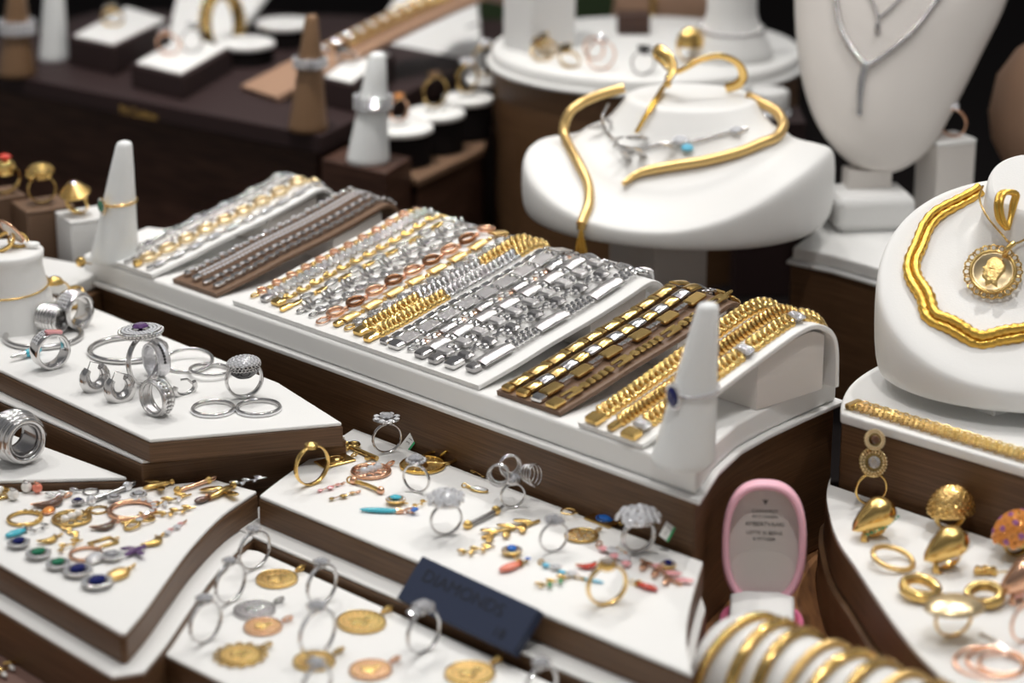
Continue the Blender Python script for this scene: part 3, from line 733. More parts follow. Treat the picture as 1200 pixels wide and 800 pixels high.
def wide(label, bx, by, z, hpx, yaw, w, m, ribs=0, head=None, lean=0, t=.002, sect=8, top=1., stones=None, rib_m=None, rib_r=None):
    p = P(bx, by, z); d = sz(p, hpx)/.94
    o = thing('ring', label, 'ring', stand(bx, by, z, yaw, lean))
    if ribs:
        band(MB(), (d-.0012)*(.70 if ribs > 3 else 1), w*.92, t*.6, TR((0, 0, .0006+(d*.15 if ribs > 3 else 0))), top=top).build('band', m, o)
        g = MB(); rr = rib_r or w/ribs*.56
        for k in range(ribs):
            y = (k-(ribs-1)/2)*w/ribs
            g.torus((d/2-rr*.8)*(1-.16*(2*(k-(ribs-1)/2)/max(1, ribs-1))**2*(ribs > 3)), rr, TR((0, y, d/2)) @ RX(90), 40, 8)
        g.build('ribs', rib_m or m, o)
    else:
        band(MB(), d, w, t, top=top, sq=.45).build('band', m, o)
    if stones:      # (rows, arc from, arc to, n, r, mat): stones set along the band
        g = MB()
        for q in range(stones[0]):
            y = (q-(stones[0]-1)/2)*stones[4]*2.1
            for k in range(stones[3]):
                a = R(stones[1]+(stones[2]-stones[1])*(k+.5)/stones[3])
                g.gem(stones[4], TR((0, y, d/2)) @ RY(-math.degrees(a)) @ TR((d/2+.0001, 0, 0)) @ RY(90), 6)
        g.build('stones', stones[5], o)
    if head: head(o, d)
    return o
# --- silver pieces on the left ring riser
def honey(o, d):
    g = MB()
    for row in range(3):
        for k in range(26):
            a = 2*pi*(k+.5*(row % 2))/26; rr = .0098-.0011*row
            g.torus(.00105, .00028, TR((rr*cos(a), rr*.79*sin(a), d-.0022-row*.0019)) @ RZ(math.degrees(a)) @ RY(80), 8, 5)
    g.build('honeycomb', 'silver', o)
lying('plain round silver bangle at the left of the ring riser, under the pink stone ring', 51, 396, ZR, 95, .0017, 'silver')
lying('plain round silver bangle behind the purple cluster ring', 150, 412, ZR, 95, .0017, 'silver')
wide('wide ribbed silver ring lying in front of the bright dome ring at the back', 62, 390, ZR, 34, 62, .016, 'silver_dark', ribs=7, lean=0, rib_m='silver')
wide('broad silver ring with rows of small stones, farthest back on the ring riser', 88, 384, ZR, 42, 55, .013, 'silver', t=.003, top=1.1, stones=(4, 20, 160, 12, .0011, 'crystal'))
wide('polished square silver ring with pink and pave panels beside the left bangle', 60, 431, ZR, 43, 38, .010, 'silver', t=.0026, top=1.15, stones=(3, 60, 150, 9, .0011, 'crystal'), head=lambda o, d: MB().box(.011, .004, .0026, TR((.001, -.0036, d-.0012)) @ RY(12), .0008).build('pink_stone_panel', 'pink_stone', o))
A, L = along(P(48, 415, ZR), P(14, 424, ZR))
o = thing('pendant', 'turquoise stone pendant with a silver tip lying beside the left bangle', 'pendant', A)
MB().ball(1, TR((L*.3, 0, .003)) @ SC(L*.34, .0028, .0026), 14, 8).build('turquoise_stone', 'turquoise', o)
MB().lathe([(.0022, 0), (.0016, .003), (.0009, .009), (.0003, L*.5)], 12, TR((L*.55, 0, .003)) @ RY(90)).build('tip', 'silver', o)
A, L = along(P(-4, 391, ZR), P(36, 377, ZR))
o = thing('bracelet', 'short silver pave link bracelet at the left edge behind the bangle', 'bracelet', A)
mb = MB()
for k in range(4): l_arch(mb, TR((L*(k+.5)/4, 0, .003)), L/4, .0075)
mb.build('pave_links', 'pave', o)
MB().torus(.002, .0006, TR((L+.002, 0, .002)) @ RX(60)).build('clasp', 'silver', o)
def purple_head(o, d):
    M0 = d
    h_halo(o, d, .0052, 'silver', 'amethyst', 20, .0011, sy=.95, rows=3, up=.004)
    g = MB()
    for k in range(34):
        for rr, zz in ((.0124, .0030), (.0112, .0012)): g.ball(.0011, RZ(360*(k+.5*(rr < .012))/34) @ TR((rr, 0, d+zz)), 6, 5)
    g.build('beaded_rim', 'silver', o)
ring_px('tall silver cocktail ring with a round purple and diamond cluster top', 171, 450, ZR, 56, 60, -3, w=.0036, t=.0018, head=purple_head)
wide('wide pave ring edged with black stones, leaning against the purple cluster ring', 184, 441, ZR, 40, -52, .008, 'pave', t=.002, stones=(1, 0, 180, 18, .001, 'black_stone'))
for (bx, by, yaw, lab) in ((112, 457, 40, 'left horseshoe shaped silver earring, open hoop with a pin, in front of the back bangle'), (141, 469, 32, 'right horseshoe shaped silver earring, open hoop, beside its twin')):
    p = P(bx, by, ZR); d = sz(p, 36)
    o = thing('earring', lab, 'earring', stand(bx, by, ZR, yaw), 'horseshoe earrings')
    pts = [(d*.36*cos(a)*1.05, 0, d*.52-.001+d*.40*sin(a)) for a in (R(130+i*280/16) for i in range(17))]
    MB().tube(pts, [.0022+.0018*sin(pi*i/16) for i in range(17)], 10, flat=1.1, up=(0, 1, 0)).build('hoop', 'silver', o)
    MB().tube([(pts[0][0], 0, pts[0][2]), (pts[0][0]*.4, .001, pts[0][2]+.004), (pts[-1][0], 0, pts[-1][2]+.0015)], .0004, 5).build('pin', 'silver', o)
    MB().ball(.0016, TR(pts[-1])).build('catch', 'silver_dark', o)
wide('wide openwork silver band ring standing at the front of the ring riser', 185, 486, ZR, 42, -40, .0105, 'silver_matte', t=.0016, ribs=2, rib_r=.0012, rib_m='silver', stones=(3, -60, 240, 20, .0011, 'silver'))
lying('large slim silver hoop earring propped up at the back of the ring riser', 221, 428, ZR, 60, .0011, 'silver', 'earring', 'earring', tilt=(10, 0), lift=.002)
lying('slim silver hoop earring overlapping the large propped hoop', 247, 438, ZR, 52, .0011, 'silver', 'earring', 'earring', tilt=(-4, 3), lift=.0016)
A, L = along(P(203, 466, ZR), P(231, 458, ZR))
o = thing('earring', 'small silver huggie earring with an open clip beside the openwork band', 'earring', A)
MB().tube([(L*.5+L*.42*cos(a), 0, .004+.0045*sin(a)) for a in (R(150+i*240/12) for i in range(13))], .0016, 8, up=(0, 1, 0)).build('hoop', 'silver', o)
MB().tube([(L*.85, 0, .005), (L*.6, 0, .009), (L*.35, 0, .0095)], .0007, 6).build('clip', 'silver', o)
ring_px('silver dome ring with a large pave oval and honeycomb sides on the ring riser', 287, 466, ZR, 44, 24, w=.0046, t=.0018, top=1.5, head=lambda o, d: (h_dome(o, d-.001, .0098, .0075, .0036, 'pave', 'pave_oval', ('pave_stones', 90, .0008, 'crystal')), MB().lathe([(.0050, d-.010), (.0088, d-.007), (.0096, d-.0012)], 24, SC(1, .78, 1)).build('gallery', 'black_stone', o), honey(o, d)))
lying('thin diamond set hoop earring lying flat, left of a pair, near the front corner', 250, 481, ZR, 53, .0011, 'silver', 'earring', 'earring', flat=1.5, extra=stones_around(34, .0009, 'crystal', 180, 360), group='diamond hoop earrings')
lying('thin diamond set hoop earring lying flat, right of a pair, near the front corner', 303, 480, ZR, 55, .0011, 'silver', 'earring', 'earring', flat=1.5, extra=stones_around(34, .0009, 'crystal', 180, 360), group='diamond hoop earrings')
wide('massive ribbed silver spiral ring alone on the small left riser', 22, 541, ZS, 60, 42, .021, 'silver_dark', ribs=7, t=.003, rib_m='silver')

# --- diamond rings on the pendant riser
ring_px('gold ring with a small beaded top at the left end of the pendant riser', 366, 568, ZD, 47, 42, w=.0034, t=.0013, m='gold', top=.9, head=lambda o, d: (h_dome(o, d-.0008, .0036, .0036, .0028, 'gold', 'bead'), MB().torus(.0032, .0006, TR((0, 0, d+.0004))).build('collar', 'gold_brass', o)))
ring_px('white gold ring with a flower of diamonds, at the back beside the price tag', 454, 531, ZD, 36, 24, w=.0024, t=.0013, head=lambda o, d: h_halo(o, d-.0006, .0042, 'silver', 'diamond', 8, .0019, up=.0034))
ring_px('solitaire diamond ring standing in front of the round gold pendant', 488, 577, ZD, 34, -26, w=.002, t=.0012, head=lambda o, d: h_halo(o, d-.0006, .004, 'silver', 'diamond', 14, .0009, up=.003))
ring_px('big sparkling diamond cluster ring in the middle of the pendant riser', 523, 627, ZD, 38, 20, w=.0026, t=.0013, head=lambda o, d: h_cluster(o, d-.0012, .0105, .0022, 26, 'silver', 'crystal', .62))
def coils(o, d):
    m = MB(); m.lathe([(.002, d-.001), (.005, d+.001), (.003, d+.003)], 14); m.build('setting', 'silver', o)
    for (x, y, z, b, n) in ((-.0078, -.001, .0065, 30, 3), (.0088, -.001, .0045, -38, 4), (-.0005, .004, .0090, 5, 3)):
        g = MB()
        for k in range(n): g.torus((.0058, .0055, .0050, .0044)[k], .0005, TR((x+(k-n/2)*.0020*sin(R(b)), y+(k-n/2)*.0020*cos(R(b)), d+z)) @ RZ(-b) @ RX(80), 22, 6)
        g.build('coil', 'silver', o)
    h_cluster(o, d+.001, .004, .0015, 8, 'silver', 'diamond', .6)
ring_px('silver ring topped with three coiled wire loops and diamonds at the back edge', 601, 595, ZD, 30, 18, w=.0022, t=.0012, head=coils)
ring_px('slim diamond solitaire ring beside the gold branch pendant', 649, 647, ZD, 36, 25, w=.0018, t=.0012, head=lambda o, d: h_cluster(o, d-.0012, .0048, .0022, 7, 'silver', 'diamond', .6))
ring_px('chunky diamond dome ring next to the right price tag', 748, 648, ZD, 42, 24, w=.0034, t=.0018, top=1.8, head=lambda o, d: h_cluster(o, d-.0025, .0118, .0021, 34, 'silver', 'crystal', .5))
ring_px('yellow gold solitaire ring nearest the front of the pendant riser', 711, 709, ZD, 50, 24, w=.0032, t=.0016, m='gold', top=1.1, head=lambda o, d: (h_sol(o, d-.001, .0034, 'gold', 'diamond'), MB().lathe([(.003, d-.003), (.0052, d-.001), (.004, d+.0012)], 16).build('gallery', 'gold', o)))
def price_tag(label, bl, br, tr, tl, z, txt, at=None):
    dp = depth_of(P(*(at or bl), z)); b0 = PD(*bl, dp); pts = [b0, PD(*br, dp), PD(*tr, dp+.004), PD(*tl, dp+.004)]
    x = (pts[3]-pts[0]); H = x.length; x.normalize(); n = (pts[1]-pts[0]).cross(x).normalized(); y = n.cross(x)
    M = basis(b0, x, y, n)
    Wd = abs((pts[1]-pts[0]).dot(y)); o = thing('price_tag', label, 'price tag', M)
    s = 1 if (pts[1]-pts[0]).dot(y) > 0 else -1
    q = MB().box(H, Wd, .0004, TR((H/2, s*Wd/2, 0))); q.build('card', 'paper', o)
    MB().box(H, Wd*.2, .0005, TR((H/2, s*Wd*.92, 0))).build('green_edge', 'tag_green', o)
    text(txt, H*.2, 'ink', o, basis(V((H*.93, s*Wd*.62, .0008)), V((-0., 0, 0))+V((0, -s, 0)), V((1, 0, 0)), V((0, 0, 1))) if False else TR((H*.25, s*Wd*.45, .0007)) @ (RX(180) if s < 0 and False else RZ(0)), 'lettering')
    return o
def stones_dome(o, z, rx, ry, h):
    g = MB()
    for k in range(20):
        a = k*2.39996+.6; f = math.asin(min(1, 1-((k+.5)/20)*.95)); p_ = V((rx*cos(f)*cos(a), ry*cos(f)*sin(a), z-h*.25+h*sin(f)*1.25))
        g.gem(.0019, Matrix.Translation(p_) @ (p_-V((0, 0, z))).normalized().to_track_quat('Z', 'Y').to_matrix().to_4x4(), 7)
    g.build('violet_stones', 'violet_stone', o)
def text(body, size, m, parent, M, name='lettering', align='LEFT', ext=.0001, bold=0.):
    c = bpy.data.curves.new('t', 'FONT'); c.body = body; c.size = size; c.extrude = ext; c.align_x = align; c.align_y = 'CENTER'; c.offset = bold
    o = bpy.data.objects.new('t', c); COL.objects.link(o); bpy.context.view_layer.update()
    me = bpy.data.meshes.new_from_object(o.evaluated_get(bpy.context.evaluated_depsgraph_get()))
    bpy.data.objects.remove(o); me.materials.clear(); me.materials.append(MAT[m]); me.name = name
    r = bpy.data.objects.new(name, me); COL.objects.link(r); r.parent = parent; r.matrix_local = M; return r
price_tag('white price tag with a green edge behind the flower diamond ring', (468, 523), (478, 530), (502, 505), (487, 498), ZD+.001, '3 1 H N')
price_tag('white price tag with a green edge at the right end of the pendant riser', (772, 627), (780, 639), (799, 619), (781, 611), ZD+.001, '7 1', (778, 648))

# --- rings on the front medal riser
for (bx, by, h, yaw, g_, lab) in (
  (242, 753, 50, 52, .0042, 'diamond ring standing alone at the left front of the medal riser'),
  (271, 706, 48, 52, .0036, 'diamond ring in the left column of the medal riser, behind the front one'),
  (299, 667, 46, 46, .0036, 'diamond ring at the far back corner of the medal riser'),
  (378, 708, 48, 50, .0040, 'diamond ring in the second row, behind its twin with the larger stone'),
  (373, 768, 56, 48, .0046, 'diamond ring with a large bright stone in the middle of the medal riser'),
  (497, 765, 52, 46, .0052, 'twin stone diamond ring standing in front of the dark sign'),
  (372, 822, 44, 45, .0044, 'diamond ring cut by the bottom edge, left of the centre medals'),
  (634, 826, 48, 40, .0042, 'diamond ring cut by the bottom edge below the right end of the sign')):
    hd = (lambda o, d, g_=g_: h_sol(o, d-.001, g_, 'silver', 'diamond', 4))
    o = ring_px(lab, bx, by, ZM, h, yaw, w=.0022, t=.0013, head=hd, top=1.2)
    if bx == 497:
        MB().gem(.0040, TR((-.0062, 0, sz(P(bx, by, ZM), h)/.94+.0012)), 8).build('gemstone', 'diamond', o)
    d = sz(P(bx, by, ZM), h)/.94; g = MB()
    for k in range(14):
        a = R(25+130*(k+.5)/14)
        if abs(a-pi/2) > .32: g.gem(.0008, TR((0, 0, d/2)) @ RY(-math.degrees(a)) @ TR((d/2+.0001, 0, 0)) @ RY(90), 6)
    g.build('shoulder_stones', 'crystal', o)

# --- gold rings on the right riser
def two_discs(o, d):
    for (z, r, nm, st) in ((d+.0062, .0082, 'lower_halo', 'crystal'), (d+.0192, .0060, 'upper_halo', 'gold_brass')):
        M = TR((0, -.0012, z)) @ RX(62)
        MB().lathe([(r*.3, -.003), (r*.85, -.001), (r, 0), (r*.95, .0006), (r*.5, .0002)], 26, M).build(nm, 'gold_brass', o)
        g = MB()
        for rr, n in ((r*.88, 26), (r*.68, 20)):
            for k in range(n): g.gem(.0007, M @ RZ(360*k/n) @ TR((rr, 0, .0007)), 6)
        g.build(nm+'_stones', 'gold_pale', o)
        MB().gem(r*.42, M @ TR((0, 0, .0015)), 10).build('gemstone', 'diamond' if r > .007 else 'smoky', o)
ring_px('tall gold ring with two stacked round diamond clusters at the back corner', 1020, 591, ZP, 38, 12, w=.0018, t=.0013, m='gold', head=two_discs)
def shell(acc, m='gold'):
    def f(o, d):
        M = TR((0, -.001, d*.66)) @ RX(16) @ RY(-24)
        rings = []
        for k in range(13):
            u = k/12; f_ = max(.03, min(1, (u/.62))**.55 if u < .62 else sqrt(max(0, 1-((u-.62)/.385)**2)))
            rings.append([(-.0140+.0265*u, .0092*f_*cos(a), (.0098 if sin(a) > 0 else .0022)*f_*sin(a)) for a in (2*pi*i/24 for i in range(24))])
        MB().loft(rings, M, True).build('shell', m, o)
        g = MB()
        for k in range(10): g.gem(.0009, M @ TR((-.009+.0021*k, -.0088+.0004*abs(k-5), -.0008)) @ RX(70), 6)
        g.build('accent_stones', acc, o)
        MB().tube(smoothline([V(M @ V((-.009, -.004, -.001))), V(M @ V((-.0115, -.006, -.005))), V(M @ V((-.0085, -.008, -.0095)))], 5), [.0010, .0014, .0016, .0017, .0018, .0018, .0018, .0018, .0018, .0018, .0016], 8).build('curl', m, o)
        MB().ball(.0017, M @ TR((-.0085, -.0085, -.0108)), 10, 6).build('curl_stone', acc, o)
    return f
wide('smooth gold shell shaped ring with small green stones in front of the two disc ring', 1022, 627, ZP, 34, 30, .0075, 'gold', t=.0018, head=shell('green_enamel'))
ring_px('big hammered gold dome ring at the back of the right riser', 1113, 621, ZP, 42, 24, w=.0045, t=.002, m='gold_brass', top=1.4, head=lambda o, d: h_dome(o, d-.0065, .0132, .011, .0115, 'gold_matte', 'dome', ('facets', 150, .0012, 'gold')))
wide('gold shell ring with a row of white stones in front of the hammered dome', 1106, 664, ZP, 38, 30, .0085, 'gold', t=.0018, head=shell('crystal'), stones=(2, -100, 40, 12, .0012, 'crystal'))
lying('thin textured gold band ring lying flat on the right riser', 1046, 662, ZP, 55, .0014, 'gold_matte', 'ring', 'ring', tilt=(8, 12), lift=.0025, part='band')
ring_px('upright gold ring with a broad pale gold oval plate in the right foreground', 1116, 746, ZP, 46, 16, w=.0022, t=.0014, m='gold', head=lambda o, d: h_dome(o, d-.0035, .0150, .0125, .0040, 'gold_pale', 'oval_plate'))
lying('polished gold band ring lying left of the pale oval plate ring', 1078, 699, ZP, 52, .0026, 'gold', 'ring', 'ring', tilt=(10, 6), flat=1.2, lift=.002, part='band')
lying('polished gold band ring lying right of the pale oval plate ring', 1153, 707, ZP, 50, .0026, 'gold_brass', 'ring', 'ring', tilt=(10, -6), flat=1.2, lift=.002, part='band')
p = P(1155, 673, ZP)
o = thing('earring', 'small gold nugget stud earring between the rings of the right riser', 'earring', Matrix.Translation(p))
mb = MB()
for k in range(9): mb.ball(.0019, TR((rnd.uniform(-.0055, .0055), rnd.uniform(-.002, .002), .0016+.0008*(k % 3))), 8, 6)
mb.build('nugget', 'gold', o); MB().tube([(.006, 0, .0015), (.012, .001, .0014)], .0005, 5).build('post', 'gold', o)
ring_px('dome ring packed with orange and violet stones at the right edge', 1192, 651, ZP, 40, 24, w=.0034, t=.0018, m='gold_brass', top=1.3, head=lambda o, d: (h_dome(o, d-.006, .0142, .0118, .012, 'gold_brass', 'dome', ('orange_stones', 110, .0018, 'orange_stone')), stones_dome(o, d-.006, .0146, .0122, .0122)))
wide('glossy rose gold shell ring at the right edge below the orange dome ring', 1196, 700, ZP, 36, 28, .008, 'rose_gold', t=.0018, head=shell('pink_stone', 'rose_gold'))
ring_px('thin rose gold ring standing at the right edge of the foreground', 1203, 752, ZP, 50, 30, w=.0018, t=.0012, m='rose_gold', head=lambda o, d: h_sol(o, d-.001, .003, 'rose_gold', 'crystal'))
p = P(1160, 780, ZP)
o = thing('earring', 'rose gold triple loop earring lying at the lower right corner', 'earring', Matrix.Translation(p+V((0, 0, .0015))))
for (dx, dy, r) in ((0, 0, .0165), (.003, .001, .0135), (.005, -.001, .0105)): MB().torus(r, .0009, TR((dx, dy, 0)) @ RX(6), 40, 8, sy=.85).build('loop', 'rose_gold', o)
MB().tube([(.011, .008, .001), (.006, .018, .002), (0, .026, .002)], .0011, 6).build('post', 'silver', o)
# ================================================================ small pendants and earrings lying on the risers
def c_bail(t, m, r=.0022, x=0.):
    MB().torus(r, r*.32, TR((x, 0, r*.9)) @ RX(55) @ SC(1.25, 1, 1), 14, 6).build('bail', m, t)
def stonebody(t, L, x0, x1, w, m, h=None, name='stone'):
    MB().ball(1, TR(((x0+x1)/2*L, 0, (h or w)*.55)) @ SC((x1-x0)/2*L, w, (h or w)*.55), 14, 8).build(name, m, t)
def k_medal(t, L, m, m2, w=.40, **k):
    r = L*.36; c = L*.62; M = TR((c, 0, .0004)) @ SC(1, w/.40, 1)
    mm = {'silver_dark': 'medal_silver', 'rose_gold': 'medal_rose'}.get(m, 'gold_medal')
    MB().lathe([(r*.99, -.0002), (r, .0002), (r, .0006), (r*.97, .0009)], 36, M, sm=False).build('disc', mm, t)
    MB().torus(r*.95, r*.05, M @ TR((0, 0, .0009)), 36, 6).build('rim', m, t)
    g = MB()
    g.ball(r*.19, M @ TR((-r*.38, 0, .001)) @ SC(1, 1, .25), 8, 5); g.ball(1, M @ TR((r*.12, 0, .001)) @ SC(r*.42, r*.24, .0006), 10, 5); g.ball(1, M @ TR((r*.1, r*.3, .001)) @ RZ(25) @ SC(r*.3, r*.1, .0005), 8, 5); g.ball(1, M @ TR((r*.1, -r*.3, .001)) @ RZ(-25) @ SC(r*.3, r*.1, .0005), 8, 5)
    for q in range(18): g.ball(r*.045, M @ RZ(q*20) @ TR((r*.72, 0, .001)), 5, 4)
    g.build('relief', m2 or m, t)
    if k.get('lobes'):
        e = MB()
        for q in range(k['lobes']): e.torus(r*.16, r*.05, M @ RZ(360*(q+.5)/k['lobes']) @ TR((r*1.1, 0, .0006)), 10, 5)
        e.build('scalloped_edge', m, t)
    c_bail(t, m, L*.075, L*.12)
def k_drop(t, L, m, m2, w=.22, **k):
    stonebody(t, L, .34, 1, L*w, m2, L*w*.8)
    MB().torus(L*.33, L*.035, TR((L*.67, 0, L*w*.3)) @ SC(1, w/.33*1.08, 1), 26, 6).build('frame', m, t)
    MB().lathe([(L*.03, 0), (L*.07, L*.06), (L*.03, L*.14)], 10, TR((L*.20, 0, L*.05)) @ RY(90)).build('cap', m, t)
    c_bail(t, m, L*.07, L*.1)
def k_halo(t, L, m, m2, w=.5, **k):      # round stone in a ring of small stones, post behind
    r = L*.30; c = L*.62
    MB().lathe([(r*.5, 0), (r*1.25, .0012), (r*1.55, .0022), (r*1.5, .0028), (r*.9, .0026)], 24, TR((c, 0, 0))).build('setting', m, t)
    g = MB()
    for q in range(16): g.gem(r*.19, TR((c, 0, .003)) @ RZ(q*22.5) @ TR((r*1.28, 0, 0)), 6)
    g.build('halo', 'crystal', t)
    MB().gem(r*.9, TR((c, 0, .0036)), 10, pav=.4, sx=1.1, sy=.85).build('gemstone', m2, t)
    MB().tube([(c-r, 0, .001), (0, 0, .0012)], .0005, 5).build('post', m, t)
def k_hoop(t, L, m, m2, w=.5, **k):
    MB().torus(L*.42, L*.05, TR((L*.55, 0, L*.05)) @ SC(1, w/.5, 1), 30, 8).build('hoop', m, t)
    c_bail(t, m, L*.06, L*.06)
    if m2:
        g = MB()
        for q in range(7): g.gem(L*.06, TR((L*.55, 0, L*.1)) @ SC(1, w/.5, 1) @ RZ(100+q*22) @ TR((L*.42, 0, 0)), 6)
        g.build('stones', m2, t)
def k_filigree(t, L, m, m2, w=.36, **k):
    S_ = SC(1, w/.36, 1); c = L*.58
    MB().torus(L*.36, L*.035, TR((c, 0, .001)) @ S_, 28, 6).build('frame', m, t)
    g = MB()
    for q in range(8): g.torus(L*.10, L*.022, TR((c, 0, .001)) @ S_ @ RZ(q*45) @ TR((L*.22, 0, 0)), 12, 5)
    g.ball(L*.06, TR((c, 0, .0015)), 8, 5)
    g.build('filigree', m, t)
    if m2:
        h = MB()
        for q in range(3): h.ball(L*.09, TR((c+(q-1)*L*.17, 0, .002)), 10, 6)
        h.build('stones', m2, t)
    c_bail(t, m, L*.07, L*.12)
def k_rect(t, L, m, m2, w=.5, **k):
    MB().box(L*.8, L*w, .0012, TR((L*.6, 0, 0)), .0003).build('plate', m, t)
    g = MB(); g.gem(L*.14, TR((L*.6, 0, .0016)), 8, sx=1.3); g.torus(L*.2, L*.02, TR((L*.6, 0, .0014)), 16, 5)
    g.build('relief', m2 or m, t); c_bail(t, m, L*.06, L*.1)
def k_frame(t, L, m, m2, w=.5, **k):
    x0, x1, y = L*.2, L, L*w/2
    MB().tube([(x0, -y, .0008), (x1, -y, .0008), (x1, y, .0008), (x0, y, .0008)], .0009, 6, closed=True).build('frame', m, t)
    c_bail(t, m, L*.07, L*.1)
    if m2: MB().gem(L*.09, TR((x1, 0, .0018)), 8).build('gemstone', m2, t)
def k_bar(t, L, m, m2, w=.1, **k):
    MB().tube([(L*.14, 0, .0015), (L*.5, L*.02, .0018), (L*.95, 0, .0015)], [L*w*.5, L*w*.42, L*w*.5], 8).build('bar', m, t)
    for x in (.16, .93): MB().ball(L*w*.85, TR((L*x, 0, .0018)), 10, 6).build('end_bead', m2 or m, t)
    c_bail(t, m, L*.06, L*.05)
def k_stonebar(t, L, m, m2, w=.12, **k):
    stonebody(t, L, .32, 1, L*w, m2, L*w)
    MB().lathe([(L*w*.9, 0), (L*w*.8, L*.06), (L*.03, L*.12)], 10, TR((L*.38, 0, L*w*.5)) @ RY(-90)).build('cap', m, t)
    c_bail(t, m, L*.06, L*.16)
    if k.get('m3'): MB().gem(L*.09, TR((L*.10, 0, .0025)), 4).build('accent_stone', k['m3'], t)
def k_cross(t, L, m, m2, w=.5, **k):
    g = MB(); g.box(L*.8, L*.14, .0014, TR((L*.58, 0, 0)), .0003); g.box(L*.14, L*w, .0015, TR((L*.45, 0, 0)), .0003); g.build('cross', m, t)
    MB().gem(L*.07, TR((L*.45, 0, .0018)), 6).build('gemstone', m2 or m, t); c_bail(t, m, L*.06, L*.1)
def k_leaves(t, L, m, m2, w=.2, n=5, **k):
    MB().tube([(0, 0, .001), (L*.4, L*.05, .0018), (L*.7, -L*.03, .0015), (L, 0, .001)], L*.025, 6).build('stem', m, t)
    for q in range(n):
        x = .22+.72*q/max(1, n-1); s = 1 if q % 2 else -1
        MB().ball(1, TR((L*x, s*L*.10, .0018)) @ RZ(s*48) @ SC(L*.15, L*.06, .0009), 10, 6).build('leaf', m2 if (m2 and q % 2) else m, t)
def k_stones(t, L, m, m2, w=.2, n=4, m3=None, **k):   # a line of drops on small rings
    MB().tube([(0, 0, .0012), (L*.5, 0, .0015), (L*.95, 0, .0012)], L*.02, 5).build('link', m, t)
    for q in range(n):
        x = .2+.75*q/max(1, n-1); r = L*.09*(1+.35*(q % 2))
        MB().gem(r, TR((L*x, (q % 2-.5)*L*.08, r*.7)), 7, sx=1.25).build('gemstone', (m3 if m3 and q % 2 else m2), t)
    c_bail(t, m, L*.06, 0)
def k_crescent(t, L, m, m2, w=.25, **k):
    def arc(y0, n=13): return [(L*(.2+.8*i/(n-1)), y0+L*w*(sin(pi*i/(n-1))-.3), .0015) for i in range(n)]
    MB().tube(arc(0), [L*.11*(.25+sin(pi*i/12)) for i in range(13)], 10, flat=.7).build('stone', m2, t)
    MB().tube(arc(-L*.10), [L*.05*(.4+sin(pi*i/12)) for i in range(13)], 8).build('rim', m, t)
    c_bail(t, m, L*.08, L*.08)
def k_bird(t, L, m, m2, w=.5, **k):
    MB().ball(1, TR((L*.5, 0, .002)) @ SC(L*.42, L*.10, .0017), 12, 6).build('body', m, t)
    for s in (-1, 1):
        MB().ball(1, TR((L*.52, s*L*.26, .0024)) @ RZ(s*68) @ RY(-10*s) @ SC(L*.27, L*.11, .0009), 10, 6).build('wing', m2 or m, t)
    MB().ball(L*.08, TR((L*.1, 0, .002)), 8, 6).build('head', m, t)
def k_bow(t, L, m, m2, w=.5, **k):
    for s in (-1, 1):
        MB().torus(L*.22, L*.045, TR((L*.5+s*L*.25, 0, .0016)) @ SC(1, .75, 1) @ RY(8*s), 20, 7).build('loop', m, t)
        MB().tube([(L*.5, 0, .0015), (L*.5+s*L*.15, -L*.2, .0014), (L*.5+s*L*.3, -L*.34, .0012)], L*.04, 6).build('ribbon_end', m, t)
    MB().gem(L*.1, TR((L*.5, 0, .003)), 8).build('gemstone', m2 or 'crystal', t)
def k_pearl(t, L, m, m2, w=.5, **k):
    MB().ball(L*.42, TR((L*.5, 0, L*.42)), 18, 12).build('pearl', m2 or 'pearl', t)
    MB().torus(L*.2, L*.05, TR((L*.5, 0, L*.80)), 14, 6).build('cap', m, t)
    MB().tube([(L*.5, 0, L*.84), (L*.4, 0, L*1.02), (L*.2, 0, L*1.0)], L*.04, 6).build('hook', m, t)
def k_key(t, L, m, m2, w=.2, **k):
    MB().tube([(L*.28, 0, .0016), (L, 0, .0016)], L*.045, 8).build('shaft', m, t)
    for s in (-1, 0, 1): MB().torus(L*.09, L*.035, TR((L*.13+(L*.08 if s else 0), s*L*.12, .0016)), 14, 6).build('bow_ring', m, t)
    MB().box(L*.07, L*.16, .0016, TR((L*.88, -L*.08, .0008))).build('bit', m, t)
KIND = {k[2:]: v for k, v in globals().items() if k.startswith('k_')}
def charm(z, lab, p1, p2, kind, m, m2=None, w=None, name='earring', group=None, lift=.0002, **k):
    A, L = along(P(*p1, z+lift), P(*p2, z+lift))
    t = thing(name, lab, name, A, group)
    if w: k['w'] = w
    KIND[kind](t, L, m, m2, **k)
    return t
PN = dict(name='pendant'); MD = dict(name='medal', group='religious medals on the front riser')
# --- front riser: medals
charm(ZM, 'oval gold medal at the back of the front riser, between the diamond rings', (359, 668), (303, 687), 'medal', 'gold', 'gold_brass', **MD)
charm(ZM, 'small rose toned oval gold medal below the silver one', (344, 727), (286, 741), 'medal', 'rose_gold', 'gold', **MD)
charm(ZM, 'oval gold medal with a scalloped edge at the left front corner', (320, 758), (258, 776), 'medal', 'gold_brass', 'gold', lobes=14, **MD)
charm(ZM, 'oval silver medal lying beside the left column of rings', (334, 705), (276, 723), 'medal', 'silver_dark', 'silver', **MD)
charm(ZM, 'large round gold medal in the middle of the front riser', (461, 716), (400, 739), 'medal', 'gold', 'gold_brass', w=.44, **MD)
charm(ZM, 'gold medal partly hidden behind the front centre diamond ring', (404, 764), (346, 784), 'medal', 'gold_brass', 'gold', **MD)
charm(ZM, 'rose toned gold medal with beaded bail near the bottom edge', (470, 774), (412, 794), 'medal', 'rose_gold', 'gold', **MD)
